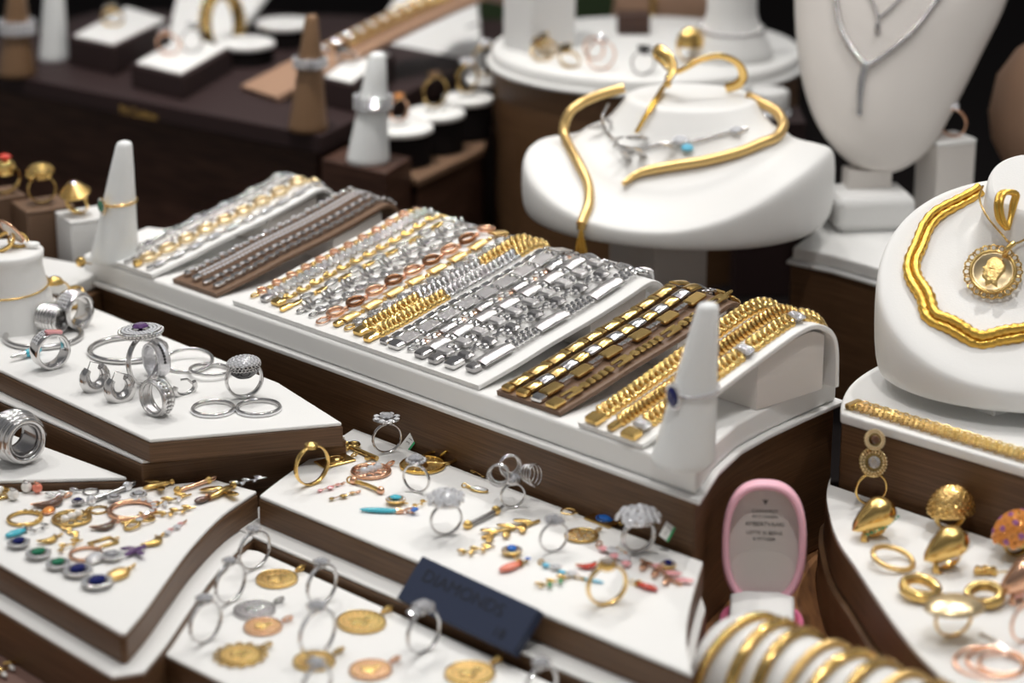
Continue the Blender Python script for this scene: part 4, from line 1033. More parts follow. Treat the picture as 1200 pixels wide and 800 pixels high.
charm(ZM, 'oval gold medal at the bottom edge under the dark sign', (590, 775), (526, 800), 'medal', 'gold', 'gold_brass', **MD)
# --- pendant riser: pendants
z = ZD
charm(z, 'flat rectangular gold pendant with a raised emblem beside the gold ring', (420, 534), (374, 546), 'rect', 'gold_brass', 'gold', w=.46, **PN)
charm(z, 'gold key shaped pendant lying at the back of the pendant riser', (400, 522), (442, 540), 'key', 'gold_brass', **PN)
charm(z, 'oval gold pendant with white filigree inside, near the back', (463, 545), (414, 560), 'filigree', 'rose_gold', 'crystal', **PN)
charm(z, 'round gold coin pendant behind the solitaire ring', (529, 534), (474, 554), 'medal', 'gold_deep', 'gold', **PN)
charm(z, 'small gold hoop bail pendant at the back edge, above the coin pendant', (530, 530), (505, 545), 'hoop', 'gold_brass', **PN)
charm(z, 'gold bar earring lying left of the middle of the pendant riser', (408, 564), (449, 579), 'bar', 'gold', 'rose_gold')
charm(z, 'tiny rose gold drop earring beside the gold bar, upper of two', (402, 568), (375, 577), 'stones', 'rose_gold', 'pink_stone', n=3)
charm(z, 'tiny rose gold drop earring beside the gold bar, lower of two', (420, 578), (388, 587), 'stones', 'rose_gold', 'gold_brass', n=3)
charm(z, 'long blue turquoise drop earring with a dark blue triangle', (492, 602), (421, 599), 'stonebar', 'rose_gold', 'turquoise', w=.07, m3='blue_stone')
charm(z, 'small gold stud earring with an aqua stone above the long blue drop', (478, 592), (455, 588), 'halo', 'gold', 'turquoise')
charm(z, 'golden bow pendant next to the big cluster ring', (500, 589), (487, 596), 'leaves', 'gold', n=3, **PN)
charm(z, 'slim gold pendant with a white marquise stone left of the coil ring', (541, 570), (571, 577), 'drop', 'gold', 'crystal', w=.16, **PN)
charm(z, 'gold ball drop earring at the back edge beside the coil ring', (553, 553), (566, 560), 'stones', 'gold', 'gold', n=2)
charm(z, 'silver dart shaped brooch lying between the cluster ring and the coil ring', (588, 598), (545, 620), 'bar', 'silver_dark', 'gold', name='brooch')
charm(z, 'gold branch pendant stretching towards the slim solitaire ring', (632, 612), (565, 632), 'leaves', 'gold_brass', 'gold', n=6, **PN)
charm(z, 'gold filigree oval pendant right of the slim solitaire ring', (706, 622), (664, 634), 'filigree', 'gold_brass', **PN)
charm(z, 'square gold pendant with a blue centre stone at the back edge', (731, 618), (694, 604), 'rect', 'gold_brass', 'blue_stone', w=.6, **PN)
charm(z, 'small polished gold loop charm behind the slim solitaire ring', (676, 602), (658, 598), 'hoop', 'gold', None, lift=.003, **PN)
charm(z, 'short gold bead pendant near the front edge of the pendant riser', (580, 642), (541, 651), 'leaves', 'gold_brass', 'gold', n=5, **PN)
charm(z, 'blue topaz and pink coral drop earring near the front edge', (622, 658), (585, 672), 'stonebar', 'gold_brass', 'coral', w=.14, m3='blue_stone')
charm(z, 'bright blue teardrop stud earring above the coral drop', (603, 656), (598, 645), 'halo', 'gold', 'blue_stone')
charm(z, 'pale blue crystal line earring in the middle of the front half', (634, 661), (671, 677), 'stones', 'gold', 'sky_stone', n=4, m3='crystal')
charm(z, 'green and black feather earring near the dark sign', (668, 678), (633, 690), 'leaves', 'gold_brass', 'green_enamel', n=5)
charm(z, 'thin sky blue bar earring lying behind the yellow gold solitaire ring', (671, 677), (708, 684), 'stonebar', 'gold', 'sky_stone', w=.08)
charm(z, 'red enamel leaf earring left of the yellow gold solitaire ring', (706, 662), (676, 666), 'crescent', 'gold_brass', 'red_enamel')
charm(z, 'pink crystal cluster pendant behind the yellow gold solitaire ring', (702, 641), (738, 664), 'stones', 'rose_gold', 'pink_stone', n=5, m3='crystal', **PN)
charm(z, 'tiny dark blue and amber stud earring below the chunky diamond dome ring', (722, 643), (733, 649), 'stones', 'gold', 'sapphire', n=2, m3='orange_stone')
charm(z, 'pink and gold floral brooch at the right end of the pendant riser', (751, 658), (798, 687), 'leaves', 'rose_gold', 'pink_stone', n=6, name='brooch')
charm(z, 'small dark blue stud earring above the pink floral brooch', (776, 661), (787, 669), 'halo', 'gold', 'sapphire')
charm(z, 'red coral horn pendant beside the foot of the yellow gold ring', (735, 682), (771, 694), 'stonebar', 'gold', 'red_enamel', w=.13, **PN)
# --- earring riser
z = ZE
E_ = [
 ('gold and pearl cluster earring cut by the left edge', (6, 563), (-6, 580), 'filigree', 'gold_brass', 'pearl'),
 ('tiny gold nugget stud earring beside the two pearls', (10, 570), (19, 565), 'stones', 'gold', 'gold', dict(n=2)),
 ('white pearl earring nearer the left edge, front one of two', (10, 588), (22, 583), 'pearl', 'silver', 'pearl'),
 ('white pearl earring at the back edge, rear one of two', (26, 572), (37, 567), 'pearl', 'silver', 'pearl'),
 ('small coral bead earring at the back edge right of the pearls', (38, 572), (50, 568), 'pearl', 'rose_gold', 'coral'),
 ('pale silver ribbon earring with lilac stones at the back edge', (97, 569), (57, 577), 'leaves', 'silver', 'pave', dict(n=5)),
 ('little silver hook earring at the back edge right of the lilac ribbon', (114, 566), (100, 573), 'hoop', 'silver_dark', None),
 ('dark smoky crescent earring in a rose gold rim, left of the middle', (83, 582), (41, 596), 'crescent', 'rose_gold', 'smoky'),
 ('small gold teardrop earring hanging below the left smoky crescent', (63, 592), (54, 604), 'drop', 'rose_gold', 'orange_stone'),
 ('dark blue oval stud earring left of the small gold ring loop', (102, 591), (85, 592), 'halo', 'silver_dark', 'sapphire'),
 ('silver arrow brooch with crystal ends lying near the back edge', (158, 566), (103, 587), 'bar', 'silver_dark', 'crystal'),
 ('clear round crystal stud earring below the silver arrow', (127, 584), (138, 589), 'halo', 'silver', 'diamond'),
 ('small thick gold hoop earring right of the pearl filled oval', (125, 594), (108, 602), 'hoop', 'gold_brass', 'smoky'),
 ('large oval gold filigree pendant filled with pearls', (110, 598), (65, 617), 'filigree', 'gold_brass', 'pearl'),
 ('gold bead cluster dangling below the pearl filled oval', (72, 618), (92, 630), 'stones', 'gold', 'gold', dict(n=5)),
 ('thin oval gold hoop earring at the left, above the turquoise bar', (50, 602), (12, 615), 'hoop', 'gold', 'gold_brass'),
 ('wide thin gold oval hoop with a crystal top, centre of the earring riser', (185, 592), (130, 607), 'hoop', 'rose_gold', 'crystal'),
 ('dark smoky crescent earring under the centre oval hoop', (143, 612), (108, 622), 'crescent', 'rose_gold', 'smoky'),
 ('turquoise bar earring lying at the left edge', (42, 619), (6, 631), 'stonebar', 'silver', 'turquoise', dict(w=.14)),
 ('small silver leaf earring right of the turquoise bar', (58, 616), (40, 626), 'leaves', 'silver', 'silver_dark', dict(n=3)),
 ('blue sapphire halo stud, first of the row along the front edge', (35, 634), (14, 644), 'halo', 'silver', 'sapphire'),
 ('green emerald halo stud, second of the row along the front edge', (60, 646), (36, 657), 'halo', 'silver', 'emerald'),
 ('smaller green emerald halo stud, third of the row along the front edge', (82, 658), (60, 669), 'halo', 'silver', 'emerald'),
 ('blue sapphire halo stud, fourth of the row along the front edge', (107, 664), (82, 678), 'halo', 'silver', 'sapphire'),
 ('dark blue sapphire halo stud at the near end of the front row', (131, 677), (104, 692), 'halo', 'silver', 'sapphire'),
 ('gold half moon earring behind the first green stud', (73, 628), (46, 638), 'crescent', 'gold', 'gold_brass'),
 ('folded gold leaf earring right of the gold half moon', (97, 634), (68, 647), 'leaves', 'gold', 'gold_brass', dict(n=4)),
 ('open rectangular gold frame earring below the right smoky crescent', (140, 632), (108, 641), 'frame', 'gold', 'gold_brass'),
 ('gold bow earring right of the smoky crescents', (180, 607), (147, 622), 'bow', 'gold_brass', 'crystal'),
 ('purple stone bird earring with spread wings near the right curve', (172, 643), (143, 656), 'bird', 'amethyst', 'amethyst'),
 ('thin gold arched chain earring behind the sapphire studs', (118, 643), (86, 657), 'hoop', 'rose_gold', None),
 ('pale crystal drop earring behind the near sapphire stud', (121, 645), (106, 662), 'drop', 'silver', 'crystal'),
 ('round crystal cluster stud left of the purple bird', (143, 649), (124, 659), 'halo', 'silver', 'diamond'),
 ('long gold teardrop earring nearest the front corner', (159, 664), (128, 681), 'drop', 'gold', 'gold_matte'),
 ('gold dragonfly earring at the back edge of the earring riser', (206, 563), (163, 573), 'bird', 'gold', 'gold_brass'),
 ('silver and gold pin earring lying near the back edge', (252, 559), (205, 575), 'bar', 'rose_gold', 'gold'),
 ('gold lizard pendant near the right tip of the earring riser', (277, 566), (243, 585), 'bird', 'gold_brass', 'gold'),
 ('silver twig brooch sticking out over the right tip of the riser', (312, 557), (274, 566), 'leaves', 'silver', 'pave', dict(n=5)),
 ('twisted gold ribbon earring with a crystal, right of the centre oval hoop', (224, 581), (180, 595), 'leaves', 'gold_brass', 'crystal', dict(n=5)),
 ('dark rectangular stone earring with a gold hook near the right curve', (253, 583), (228, 591), 'stonebar', 'rose_gold', 'smoky', dict(w=.2)),
 ('gold branch earring below the dark rectangular stone', (229, 596), (189, 606), 'leaves', 'gold_brass', 'gold', dict(n=5)),
 ('pale pink crystal cluster earring near the right curve', (217, 613), (194, 627), 'stones', 'rose_gold', 'pink_stone', dict(n=4, m3='crystal')),
 ('small gold ear hook left of the pale pink cluster', (192, 628), (170, 642), 'crescent', 'gold', 'gold_brass'),
 ('little silver crystal stud behind the centre oval hoop', (170, 575), (158, 583), 'halo', 'silver', 'diamond'),
 ('gold leaf drop earring between the centre oval hoop and the gold bow', (190, 604), (164, 606), 'leaves', 'gold', 'gold_matte', dict(n=3)),
]
for e in E_:
    lab, a, b_, kind, m, m2 = e[:6]; sh_ = (7 if a[0] < 150 else 4) if min(a[1], b_[1]) < 576 else 0; a, b_ = (a[0], a[1]+sh_), (b_[0], b_[1]+sh_); k = dict(e[6]) if len(e) > 6 else {}
    nm = 'brooch' if 'brooch' in lab else 'pendant' if 'pendant' in lab else 'earring'
    charm(z, lab, a, b_, kind, m, m2, name=nm, group='earrings crowded on the left riser', **k)
# gold scrap on the mauve board
charm(.012, 'gold flower pendant on the mauve board in the bottom left corner', (20, 776), (-6, 798), 'leaves', 'gold', 'pearl', n=5, **PN)
# --- dark sign
tl, tr, bl = P(495, 651, .0605), P(632, 714, .0605), P(470, 703, .0425)
x = (tr-tl).normalized(); Lx = (tr-tl).length; dn_ = (bl-tl); dn_ = dn_-x*dn_.dot(x); Hy = dn_.length; y = -dn_.normalized(); nz = x.cross(y)
o = thing('sign', 'dark navy block sign reading DIAMONDS leaning on the pendant riser', 'sign', basis(tl-y*0, x, y, nz))
MB().box(Lx, Hy, .0055, TR((Lx/2, -Hy/2, -.0052))).build('block', 'navy', o, bevel=.0006)
def fit(r, w, x0, y0, h):
    bx = [v.co for v in r.data.vertices]; xs = [c.x for c in bx]; ys = [c.y for c in bx]
    k1, k2 = w/(max(xs)-min(xs)), h/(max(ys)-min(ys))
    r.matrix_local = TR((x0, y0, .0004)) @ SC(k1, k2, 1) @ TR((-min(xs), -(max(ys)+min(ys))/2, 0))
fit(text('DIAMONDS', .01, 'navy_letter', o, Matrix(), 'lettering'), Lx*.68, Lx*.10, -Hy*.33, Hy*.26)
fit(text('18', .01, 'navy_letter', o, Matrix(), 'lettering'), Lx*.08, Lx*.80, -Hy*.74, Hy*.2)
# --- pink ring box
dpt = 1.262
c = PD(893, 700, dpt)
o = thing('ring_box', 'open pink oval ring box with white lining and printed lid standing on the counter', 'ring box', Matrix.Translation(V((c.x, c.y, 0))) @ RZ(-6))
def oval(a, b_, n=48, e=2.5): return [(math.copysign(abs(cos(t))**(2/e), cos(t))*a, math.copysign(abs(sin(t))**(2/e), sin(t))*b_) for t in (2*pi*i/n for i in range(n))]
aw, ah = .0218, .0325
LM = TR((0, .002, c.z+.0295)) @ RX(78)
def oring(s, z_): return [(x_*(aw*s)/aw, y_*(ah*s)/ah, z_) for x_, y_ in oval(aw, ah)]
ov = lambda d_, z_: [(x_, y_, z_) for x_, y_ in oval(aw-d_, ah-d_)]
MB().loft([ov(.001, -.012), ov(0, -.010), ov(0, -.003), ov(.0004, -.0024), ov(.0004, -.0014), ov(0, -.0008), ov(0, .002), ov(.0012, .0034), ov(.003, .0034), ov(.0036, .002), ov(.0038, -.004)], LM, True).build('lid', 'pink', o)
q = MB().loft([ov(.0036, -.006), ov(.0036, -.0036)], LM, True).build('lid_lining', 'lining', o)
for (tx, yy, s) in (('\u25bc', .0212, .0034), ('CAINWIRET', .0165, .0025), ('ARTS VANDEN', .0138, .0020), ('AMBERTVAARI', .0098, .0031), ('LOTTE 22 BERNE', .0052, .0025), ('& VITTABER', .0020, .0022)):
    text(tx, s, 'ink', o, LM @ TR((0, yy, -.0034)), 'lettering', 'CENTER', .00005)
MB().loft([ov(.0046, -.0034), ov(.0046, -.0026)], LM @ TR((0, -.0165, 0)) @ SC(1, .46, 1), True).build('satin_fold', 'warm_white', o)
bz = c.z-.002
MB().loft([[(x_*(aw-d_)/aw, y_*(.021-d_)/.021, z_) for x_, y_ in oval(aw, .021)] for d_, z_ in ((.002, .0003), (0, .003), (0, bz-.002), (.001, bz), (.003, bz), (.0035, bz-.003))], TR((0, -.021, 0)), True).build('base', 'pink_edge', o)
cu = [[(-.0165, y_, .004), (.0165, y_, .004), (.0165, y_, bz+h_), (.008, y_, bz+h_+.0022), (-.008, y_, bz+h_+.0022), (-.0165, y_, bz+h_)] for y_, h_ in ((-.036, .003), (-.030, .008), (-.014, .0095), (-.006, .006))]
MB().loft(cu, None, True, sm=False).build('cushion', 'white_leather', o, bevel=.002)
# --- bangle roll, bottom right
A_ = P(856, 786, .036); Lr = .20; rr = .0295
M = basis(A_, V((0, 0, 1)), V_*-1, U_) if False else basis(A_, Z_.cross(U_)*-1, Z_, U_)
M = basis(A_, U_.cross(Z_)*-1, Z_, U_)
x_ = U_; M = basis(A_, V((0, 0, 1)).cross(x_), V((0, 0, 1)), x_)
t = thing('bangle_stand', 'white padded roll holding gold bangles at the bottom of the picture', 'bangle stand', M)
MB().lathe([(.004, -.008), (rr*.6, -.0075), (rr*.9, -.004), (rr, .002)]+[(rr, .002+Lr*k/20) for k in range(1, 20)]+[(rr, Lr), (rr*.8, Lr+.005)], 48).build('roll', 'white_leather', t)
MB().box(.03, A_.z-rr+.004, .16, TR((0, -(A_.z-rr+.004)/2-rr+.004-.0001, .02))).build('foot', 'white_satin', t)
BL = ['rope twisted gold bangle at the far left end of the white roll', 'second gold bangle from the left end of the white roll', 'third gold bangle from the left end of the white roll', 'fourth gold bangle from the left end of the white roll', 'fifth gold bangle from the left end of the white roll', 'sixth gold bangle from the left end of the white roll', 'seventh gold bangle along the white roll', 'eighth gold bangle along the white roll, near the bottom edge', 'ninth gold bangle along the white roll, cut by the bottom edge']
for i, lb_ in enumerate(BL):
    zz = .006+i*.0152
    b = thing('bangle', lb_, 'bangle', M @ TR((0, -.0008, zz)) @ RX(7 if i == 0 else rnd.uniform(-3, 3)) @ RY(rnd.uniform(-5, 5)), 'gold bangles on the white roll')
    if i % 3 == 0:
        g = MB()
        for k in range(90): g.ball(.0021, RZ(4*k) @ TR((rr+.0024, 0, 0)) @ RX(35) @ SC(1, 1, 1.4), 6, 5)
        g.build('twisted_rope', 'gold_matte' if i else 'gold', b)
    else:
        MB().torus(rr+.0026, .0021, None, 72, 10, flat=1.5).build('hoop', 'gold' if i % 3 == 1 else 'gold_brass', b)
        g = MB()
        for k in range(60): g.ball(.0009, RZ(6*k) @ TR((rr+.0045, 0, .0012 if k % 2 else -.0012)), 6, 4)
        g.build('beading', 'gold_brass', b)
# ================================================================ display behind the platform
def xyz(px, py, dep): return PD(px, py, dep)
def gold_ring(label, loc, d, m='gold', head=None, yaw=20, w=.003, lean=0, **k):
    return ring(label, FR(loc, yaw, lean), d, m=m, w=w, head=head, **k)
# --- dark display board, back left
ZB = .125
db = outl([(-90, 66), (0, 86), (376, 159), (436, 130), (530, 82), (600, 46)], ZB)+outl([('uv', -560, 560), ('uv', -860, 330)], 0)
t = thing('display_board', 'dark brown display board at the back left with fine gold lettering on its front', 'display board')
slab('board', db, ZB-.0145, ZB, 'dark_leather', t, .0012)
slab('plinth', offset(db, -.012), 0, ZB-.0147, 'dark_wood', t, .001)
f0, f1 = P(140, 113.5, ZB), P(194, 124, ZB)
dx_ = (f1-f0).normalized(); fM = basis(f0+V((0, 0, -.010)), dx_, Z_, dx_.cross(Z_))
text('Pd Cadeau', .0095, 'gold_print', t, fM @ TR((0, 0, .0006)), 'lettering')
def ring_slab(name, label, q, z1, h, pad_in, cat, hollow='dark_leather'):
    """dark box with a white pad; q = four pixel corners of the top"""
    pts = outl(q, z1); t = thing(name, label, cat)
    slab('box', pts, z1-h, z1, hollow, t, .001)
    slab('pad', offset(pts, -pad_in), z1+.0001, z1+.0022, 'white_leather', t, .0015)
    return t, V((sum(p[0] for p in pts)/4, sum(p[1] for p in pts)/4, z1+.0022))
q1, c1 = ring_slab('ring_block', 'dark block with a white pad holding a gold ring, at the back left', [(80, 44), (134, 56), (200, 24), (148, 8)], ZB+.0235, .0233, .004, 'ring block')
gold_ring('gold ring with a white stone on the dark block at the back left', c1+V((-.004, -.004, 0)), .019, head=lambda o, d: h_cluster(o, d-.001, .0055, .0022, 7, 'gold', 'crystal'), lean=-55, w=.004)
q2, c2 = ring_slab('ring_block', 'dark block with a white pad holding rose gold rings, centre of the back board', [(153, 76), (214, 91), (272, 57), (214, 43)], ZB+.0185, .0183, .004, 'ring block')
gold_ring('rose gold ring with a crystal top standing on the centre ring block', c2+V((-.008, -.004, 0)), .020, 'rose_gold', head=lambda o, d: h_cluster(o, d-.001, .006, .0024, 8, 'rose_gold', 'crystal'), lean=-40, yaw=30)
gold_ring('silver ring with a large round stone standing on the centre ring block', c2+V((.006, .004, 0)), .020, 'silver', head=lambda o, d: h_sol(o, d-.001, .0052, 'silver', 'diamond'), lean=-20, yaw=-20)
# sloping white card with a chain, behind the blocks
def card(name, label, bl, br, z, tr, tl, back, m='white_leather', th=.004):
    """leaning card: bottom corners stand at height z, top corners are px and sit `back` metres behind the bottom edge"""
    a, b = P(*bl, z), P(*br, z)
    d = depth_of((a+b)/2)+back
    c, e = PD(*tr, d), PD(*tl, d+0)
    n = (b-a).cross(e-a).normalized()
    if n.dot(CAM-a) < 0: n = -n
    o = MB().loft([[a, b, c, e], [a-n*th, b-n*th, c-n*th, e-n*th]], None, True, False).build(name, m, bevel=.0012)
    for p in o.data.polygons: p.use_smooth = True
    return tag(o, label, 'necklace card'), n
cd1, n1 = card('necklace_card', 'white sloping card with a fine gold chain at the top left', (196, 50), (262, 62), ZB, (330, -30), (214, -34), .10)
T3 = tree_of(cd1)
t = thing('necklace', 'fine gold chain draped on the top left white card', 'necklace')
MB().tube(smoothline(lay(T3, [(214, -8), (222, 8), (240, 18), (262, 14), (284, -6)], .002, 2.0), 5), .0010, 6).build('chain', 'gold', t)
MB().gem(.004, Matrix.Translation(lay(T3, [(241, 22)], .003, 2.0)[0]) @ RX(40)).build('pendant_stone', 'crystal', t)
p = P(262, 62, ZB)
t = thing('bracelet', 'openwork brown gold bangle bracelet standing behind the centre ring block', 'bracelet', FR(p+V((0, 0, .025)), 62, 84))
MB().torus(.024, .0028, None, 40, 8, flat=2.2).build('band', 'gold_brass', t)
g = MB()
for k in range(30):
    for q in (-.0045, .0045): g.ball(.0022, RZ(12*k) @ TR((.0262, 0, q)), 7, 5)
g.build('beading', 'gold', t)
# tall ring cones
def bcone(label, bx, by, z, hpx, r0, r1, m):
    return cone('ring_cone', label, bx, by, z, hpx, r0, r1, m, .9 if m == 'cone_plastic' else .5)
p, h, rf = bcone('brown ring cone with a wide diamond ring at the upper left corner', 20, 88, ZB, 104, .0155, .006, 'cone_brown')
o = cone_ring('wide diamond ring on the corner brown cone', p, h, rf, .52, 'silver', lambda o, r: [stones_around(22, .0022, 'crystal', zoff=q)(o, r) for q in (-.004, 0, .004)], 0, w=.010, t=.002)
bcone('frosted glass ring cone standing between the corner brown cone and the blocks', 63, 70, ZB, 100, .0125, .007, 'cone_plastic')
p, h, rf = bcone('brown ring cone with a diamond ring in front of the brown bracelet ramp', 361, 152, ZB, 128, .0148, .0048, 'cone_brown')
cone_ring('diamond cluster ring on the front brown cone', p, h, rf, .60, 'silver', lambda o, r: (stones_around(20, .0020, 'crystal', zoff=.0015)(o, r), stones_around(20, .0020, 'crystal', zoff=-.0025)(o, r), MB().gem(.0042, TR((0, -r-.002, 0)) @ RX(90)).build('gemstone', 'diamond', o)), 10, w=.007, t=.002)
# brown plank ramp with gold bracelets
a0, a1 = P(282, 106, ZB), P(324, 120, ZB); xdir = (a1-a0).normalized(); wv = (a1-a0).length*1000
yv = V((-xdir.y, xdir.x, 0))
PB = [(0, 4), (40, 16), (90, 31), (140, 45), (190, 57), (215, 61), (228, 58), (234, 50)]
pl = Ramp('bracelet_ramp', 'long tan leather ramp rising to the back with wide gold bracelets', 0, 0, wv, PB, 'tan_leather', M=basis(a0, xdir, yv, Z_), thick=.005)
bracelet('wide gold and crystal bracelet on the long tan ramp at the back', pl, wv*.34, 13, lambda k, f: (l_rows, 'gold_brass', 6, 1) if k % 2 else (l_gem2, 'crystal', 6, .9), 70)
bracelet('second wide gold bracelet beside the crystal one on the long tan ramp', pl, wv*.72, 12, one(l_x, 'gold_brass', 6), 80)
t = thing('earring', 'small crystal stud on the low end of the long tan ramp', 'earring', pl.at(.026, .016, .001))
MB().gem(.0042, TR((0, 0, .003))).build('gemstone', 'crystal', t); MB().lathe([(.001, 0), (.003, .002), (.0042, .003)], 12).build('setting', 'rose_gold', t)
q3, c3 = ring_slab('ring_block', 'dark block with a white pad holding a dark stone ring, beside the frosted cone', [(376, 92), (414, 101), (462, 65), (424, 55)], ZB+.021, .0208, .003, 'ring block')
gold_ring('silver ring with square black stones on the dark block beside the frosted cone', c3+V((-.005, -.006, 0)), .018, 'silver', head=lambda o, d: MB().box(.010, .008, .004, TR((0, 0, d-.001)), .001).build('black_stone', 'black_stone', o), lean=-60, yaw=30)
# round ring stands
def disc_stand(label, cx, cy, z, rpx, h, rlab=None, rm='gold', d=.021, yaw=30, hd=None, base='black_velvet', dep=None):
    p = P(cx, cy, z) if dep is None else PD(cx, cy, dep)
    z = p.z; r = sz(p, rpx)
    t = thing('ring_stand', label, 'ring stand', Matrix.Translation(V((p.x, p.y, z-h))))
    MB().lathe([(r*.93, 0), (r*.93, h-.005)], 40).build('pillar', base, t)
    MB().lathe([(r*.93, h-.0049), (r, h-.004), (r, h-.0012), (r*.97, h), (r*.3, h)], 40).build('top_disc', 'white_leather', t)
    MB().box(.014, .007, .0032, TR((0, 0, h)) @ RZ(yaw), .001).build('ring_holder', 'white_leather', t)
    if rlab: gold_ring(rlab, p+V((0, 0, .0033)), d, rm, head=hd, yaw=yaw)
    return p
ZC = .125
hd_y = lambda o, d: h_dome(o, d-.002, .006, .005, .004, 'gold')
hd_c = lambda o, d: h_cluster(o, d-.0015, .0065, .0024, 9, 'gold', 'crystal')
hd_s = lambda o, d: h_sol(o, d-.001, .0045, 'gold', 'smoky')
disc_stand('round white topped ring stand nearest the frosted cone', 468, 147, ZC, 40, .028, 'gold ring with an orange stone on the stand nearest the frosted cone', 'rose_gold', .018, 40, lambda o, d: h_sol(o, d-.001, .004, 'gold', 'orange_stone'))
disc_stand('second round white topped ring stand in the receding row', 510, 130, ZC+.002, 35, .030, 'thick gold ring with dark stones on the second stand of the receding row', 'gold_brass', .024, 40, hd_s)
disc_stand('third round white topped ring stand in the receding row', 548, 113, ZC+.004, 30, .032, 'gold and white ring on the third stand of the receding row', 'gold', .023, 45, hd_c)
disc_stand('fourth round white topped ring stand in the receding row', 568, 92, ZC+.008, 22, .036, 'gold ring with bright crystals on the fourth stand of the receding row', 'gold_brass', .024, 35, hd_c)
disc_stand('small round white topped stand left of the tan ramp, front one of two', 288, 48, ZB+.018, 34, .018)
disc_stand('small round white topped stand left of the tan ramp, rear one of two', 334, 25, ZB+.020, 34, .020)
# shelf edge under the round stands
sh = outl([('uv', -330, 150)], 0)
se = outl([(490, 211), (567, 174)], ZC-.0285)+outl([('uv', -440, 425), ('uv', -486, 498), ('uv', -372, 226), ('uv', -345, 196)], 0)
t = thing('display_shelf', 'dark brown shelf with a lighter edge under the receding round stands', 'display shelf')
slab('shelf', se, ZC-.034, ZC-.0285, 'brown_leather', t, .001)
slab('shelf_body', offset(se, -.004), 0, ZC-.0342, 'dark_wood', t, .001)
# frosted cone on its block
zk = .112
kb = outl([(376, 186), (452, 203), (482, 184), (408, 170)], zk)
t = thing('cone_block', 'dark reddish brown block under the frosted white cone', 'display block')
slab('block', kb, 0, zk, 'dark_wood', t, .0012)
p, h, rf = bcone('frosted white ring cone with a wide crystal ring, standing on the dark block', 431, 189, zk, 122, .0158, .0062, 'cone_plastic')
cone_ring('wide crystal band ring on the frosted white cone', p, h, rf, .55, 'silver', lambda o, r: [stones_around(24, .0019, 'crystal', zoff=q)(o, r) for q in (-.0035, 0, .0035)], 0, w=.009, t=.0016)
# white necklace card with fine silver chains
cd2, n2 = card('necklace_card', 'large white sloping card with fine silver necklaces, left of the drum', (424, 66), (568, 96), ZB-.01, (556, -20), (484, -40), .14, th=.006)
T4 = tree_of(cd2)
t = thing('necklace', 'fine silver necklace with small dark pendants on the large white card', 'necklace')
MB().tube(smoothline(lay(T4, [(452, 30), (462, 52), (476, 62), (500, 55), (530, 42), (560, 30)], .002, 2.0), 5), .0010, 6).build('chain', 'silver_dark', t)
for (x_, y_, r) in ((464, 58, .003), (490, 59, .0028), (500, 54, .0024)): MB().gem(r, Matrix.Translation(lay(T4, [(x_, y_)], .002, 2.)[0]) @ RX(40)).build('pendant_stone', 'black_stone', t)
t = thing('necklace', 'short silver chain with a single dark pendant high on the large white card', 'necklace')
MB().tube(smoothline(lay(T4, [(478, 0), (482, 16), (490, 25), (506, 18), (530, 8)], .002, 2.0), 5), .0008, 6).build('chain', 'silver_dark', t)
MB().ball(1, Matrix.Translation(lay(T4, [(490, 28)], .0025, 2.)[0]) @ SC(.0055, .002, .0035)).build('pendant_stone', 'black_stone', t)
# --- big round drum behind the oval bust
dc = PD(757, 54, 1.90); Rd = .122
t = thing('display_drum', 'large brown drum with a round white top behind the oval bust', 'display drum', Matrix.Translation(V((dc.x, dc.y, 0))))
MB().lathe([(Rd*.985, 0), (Rd*.985, dc.z-.0125)], 72).build('drum', 'brown_satin', t)
MB().lathe([(Rd+.003, dc.z-.0123), (Rd+.004, dc.z-.011), (Rd+.0035, dc.z-.0095), (Rd*.995, dc.z-.009)], 72).build('rim', 'white_satin', t)
MB().lathe([(Rd*.99, dc.z-.0089), (Rd*.995, dc.z-.002), (Rd*.98, dc.z), (Rd*.5, dc.z)], 72).build('top_disc', 'white_leather', t)
zd = dc.z
def blockz(name, label, px, py, z, w, d, h, yaw, m, cat='display block'):
    p = P(px, py, z); o = tag(MB().box(w, d, h).build(name, m, bevel=.0012), label, cat); o.matrix_world = Matrix.Translation(p) @ RZ(yaw); return p
blockz('display_block', 'tall white display block on the drum at the top of the picture', 632, 56, zd, .044, .036, .13, 38, 'white_satin')
for (x_, y_, yaw, lab, st) in ((638, 72, 20, 'gold stud ring with a black stone, left one on the drum top', 'smoky'), (648, 66, 35, 'gold ring with a dark round stone, second on the drum top', 'black_stone'), (672, 80, 25, 'gold ring with a large black stone near the drum edge', 'black_stone')):
    gold_ring(lab, P(x_, y_, zd), .017, 'gold_brass', yaw=yaw, lean=-50, head=lambda o, d, st=st: h_sol(o, d-.001, .0055, 'gold_brass', st))
gold_ring('rose gold open ring standing on the drum top', P(704, 82, zd), .023, 'rose_gold', yaw=15, head=lambda o, d: h_cluster(o, d-.001, .004, .0018, 6, 'rose_gold', 'crystal'))
gold_ring('thin rose gold band beside the open ring on the drum top', P(696, 70, zd), .018, 'rose_gold', yaw=-30)
gold_ring('silver ring with a dark round stone on the drum beside the gold lariat', P(752, 88, zd), .019, 'silver_dark', yaw=-20, head=lambda o, d: h_sol(o, d-.003, .006, 'silver_dark', 'black_stone'), lean=-20)
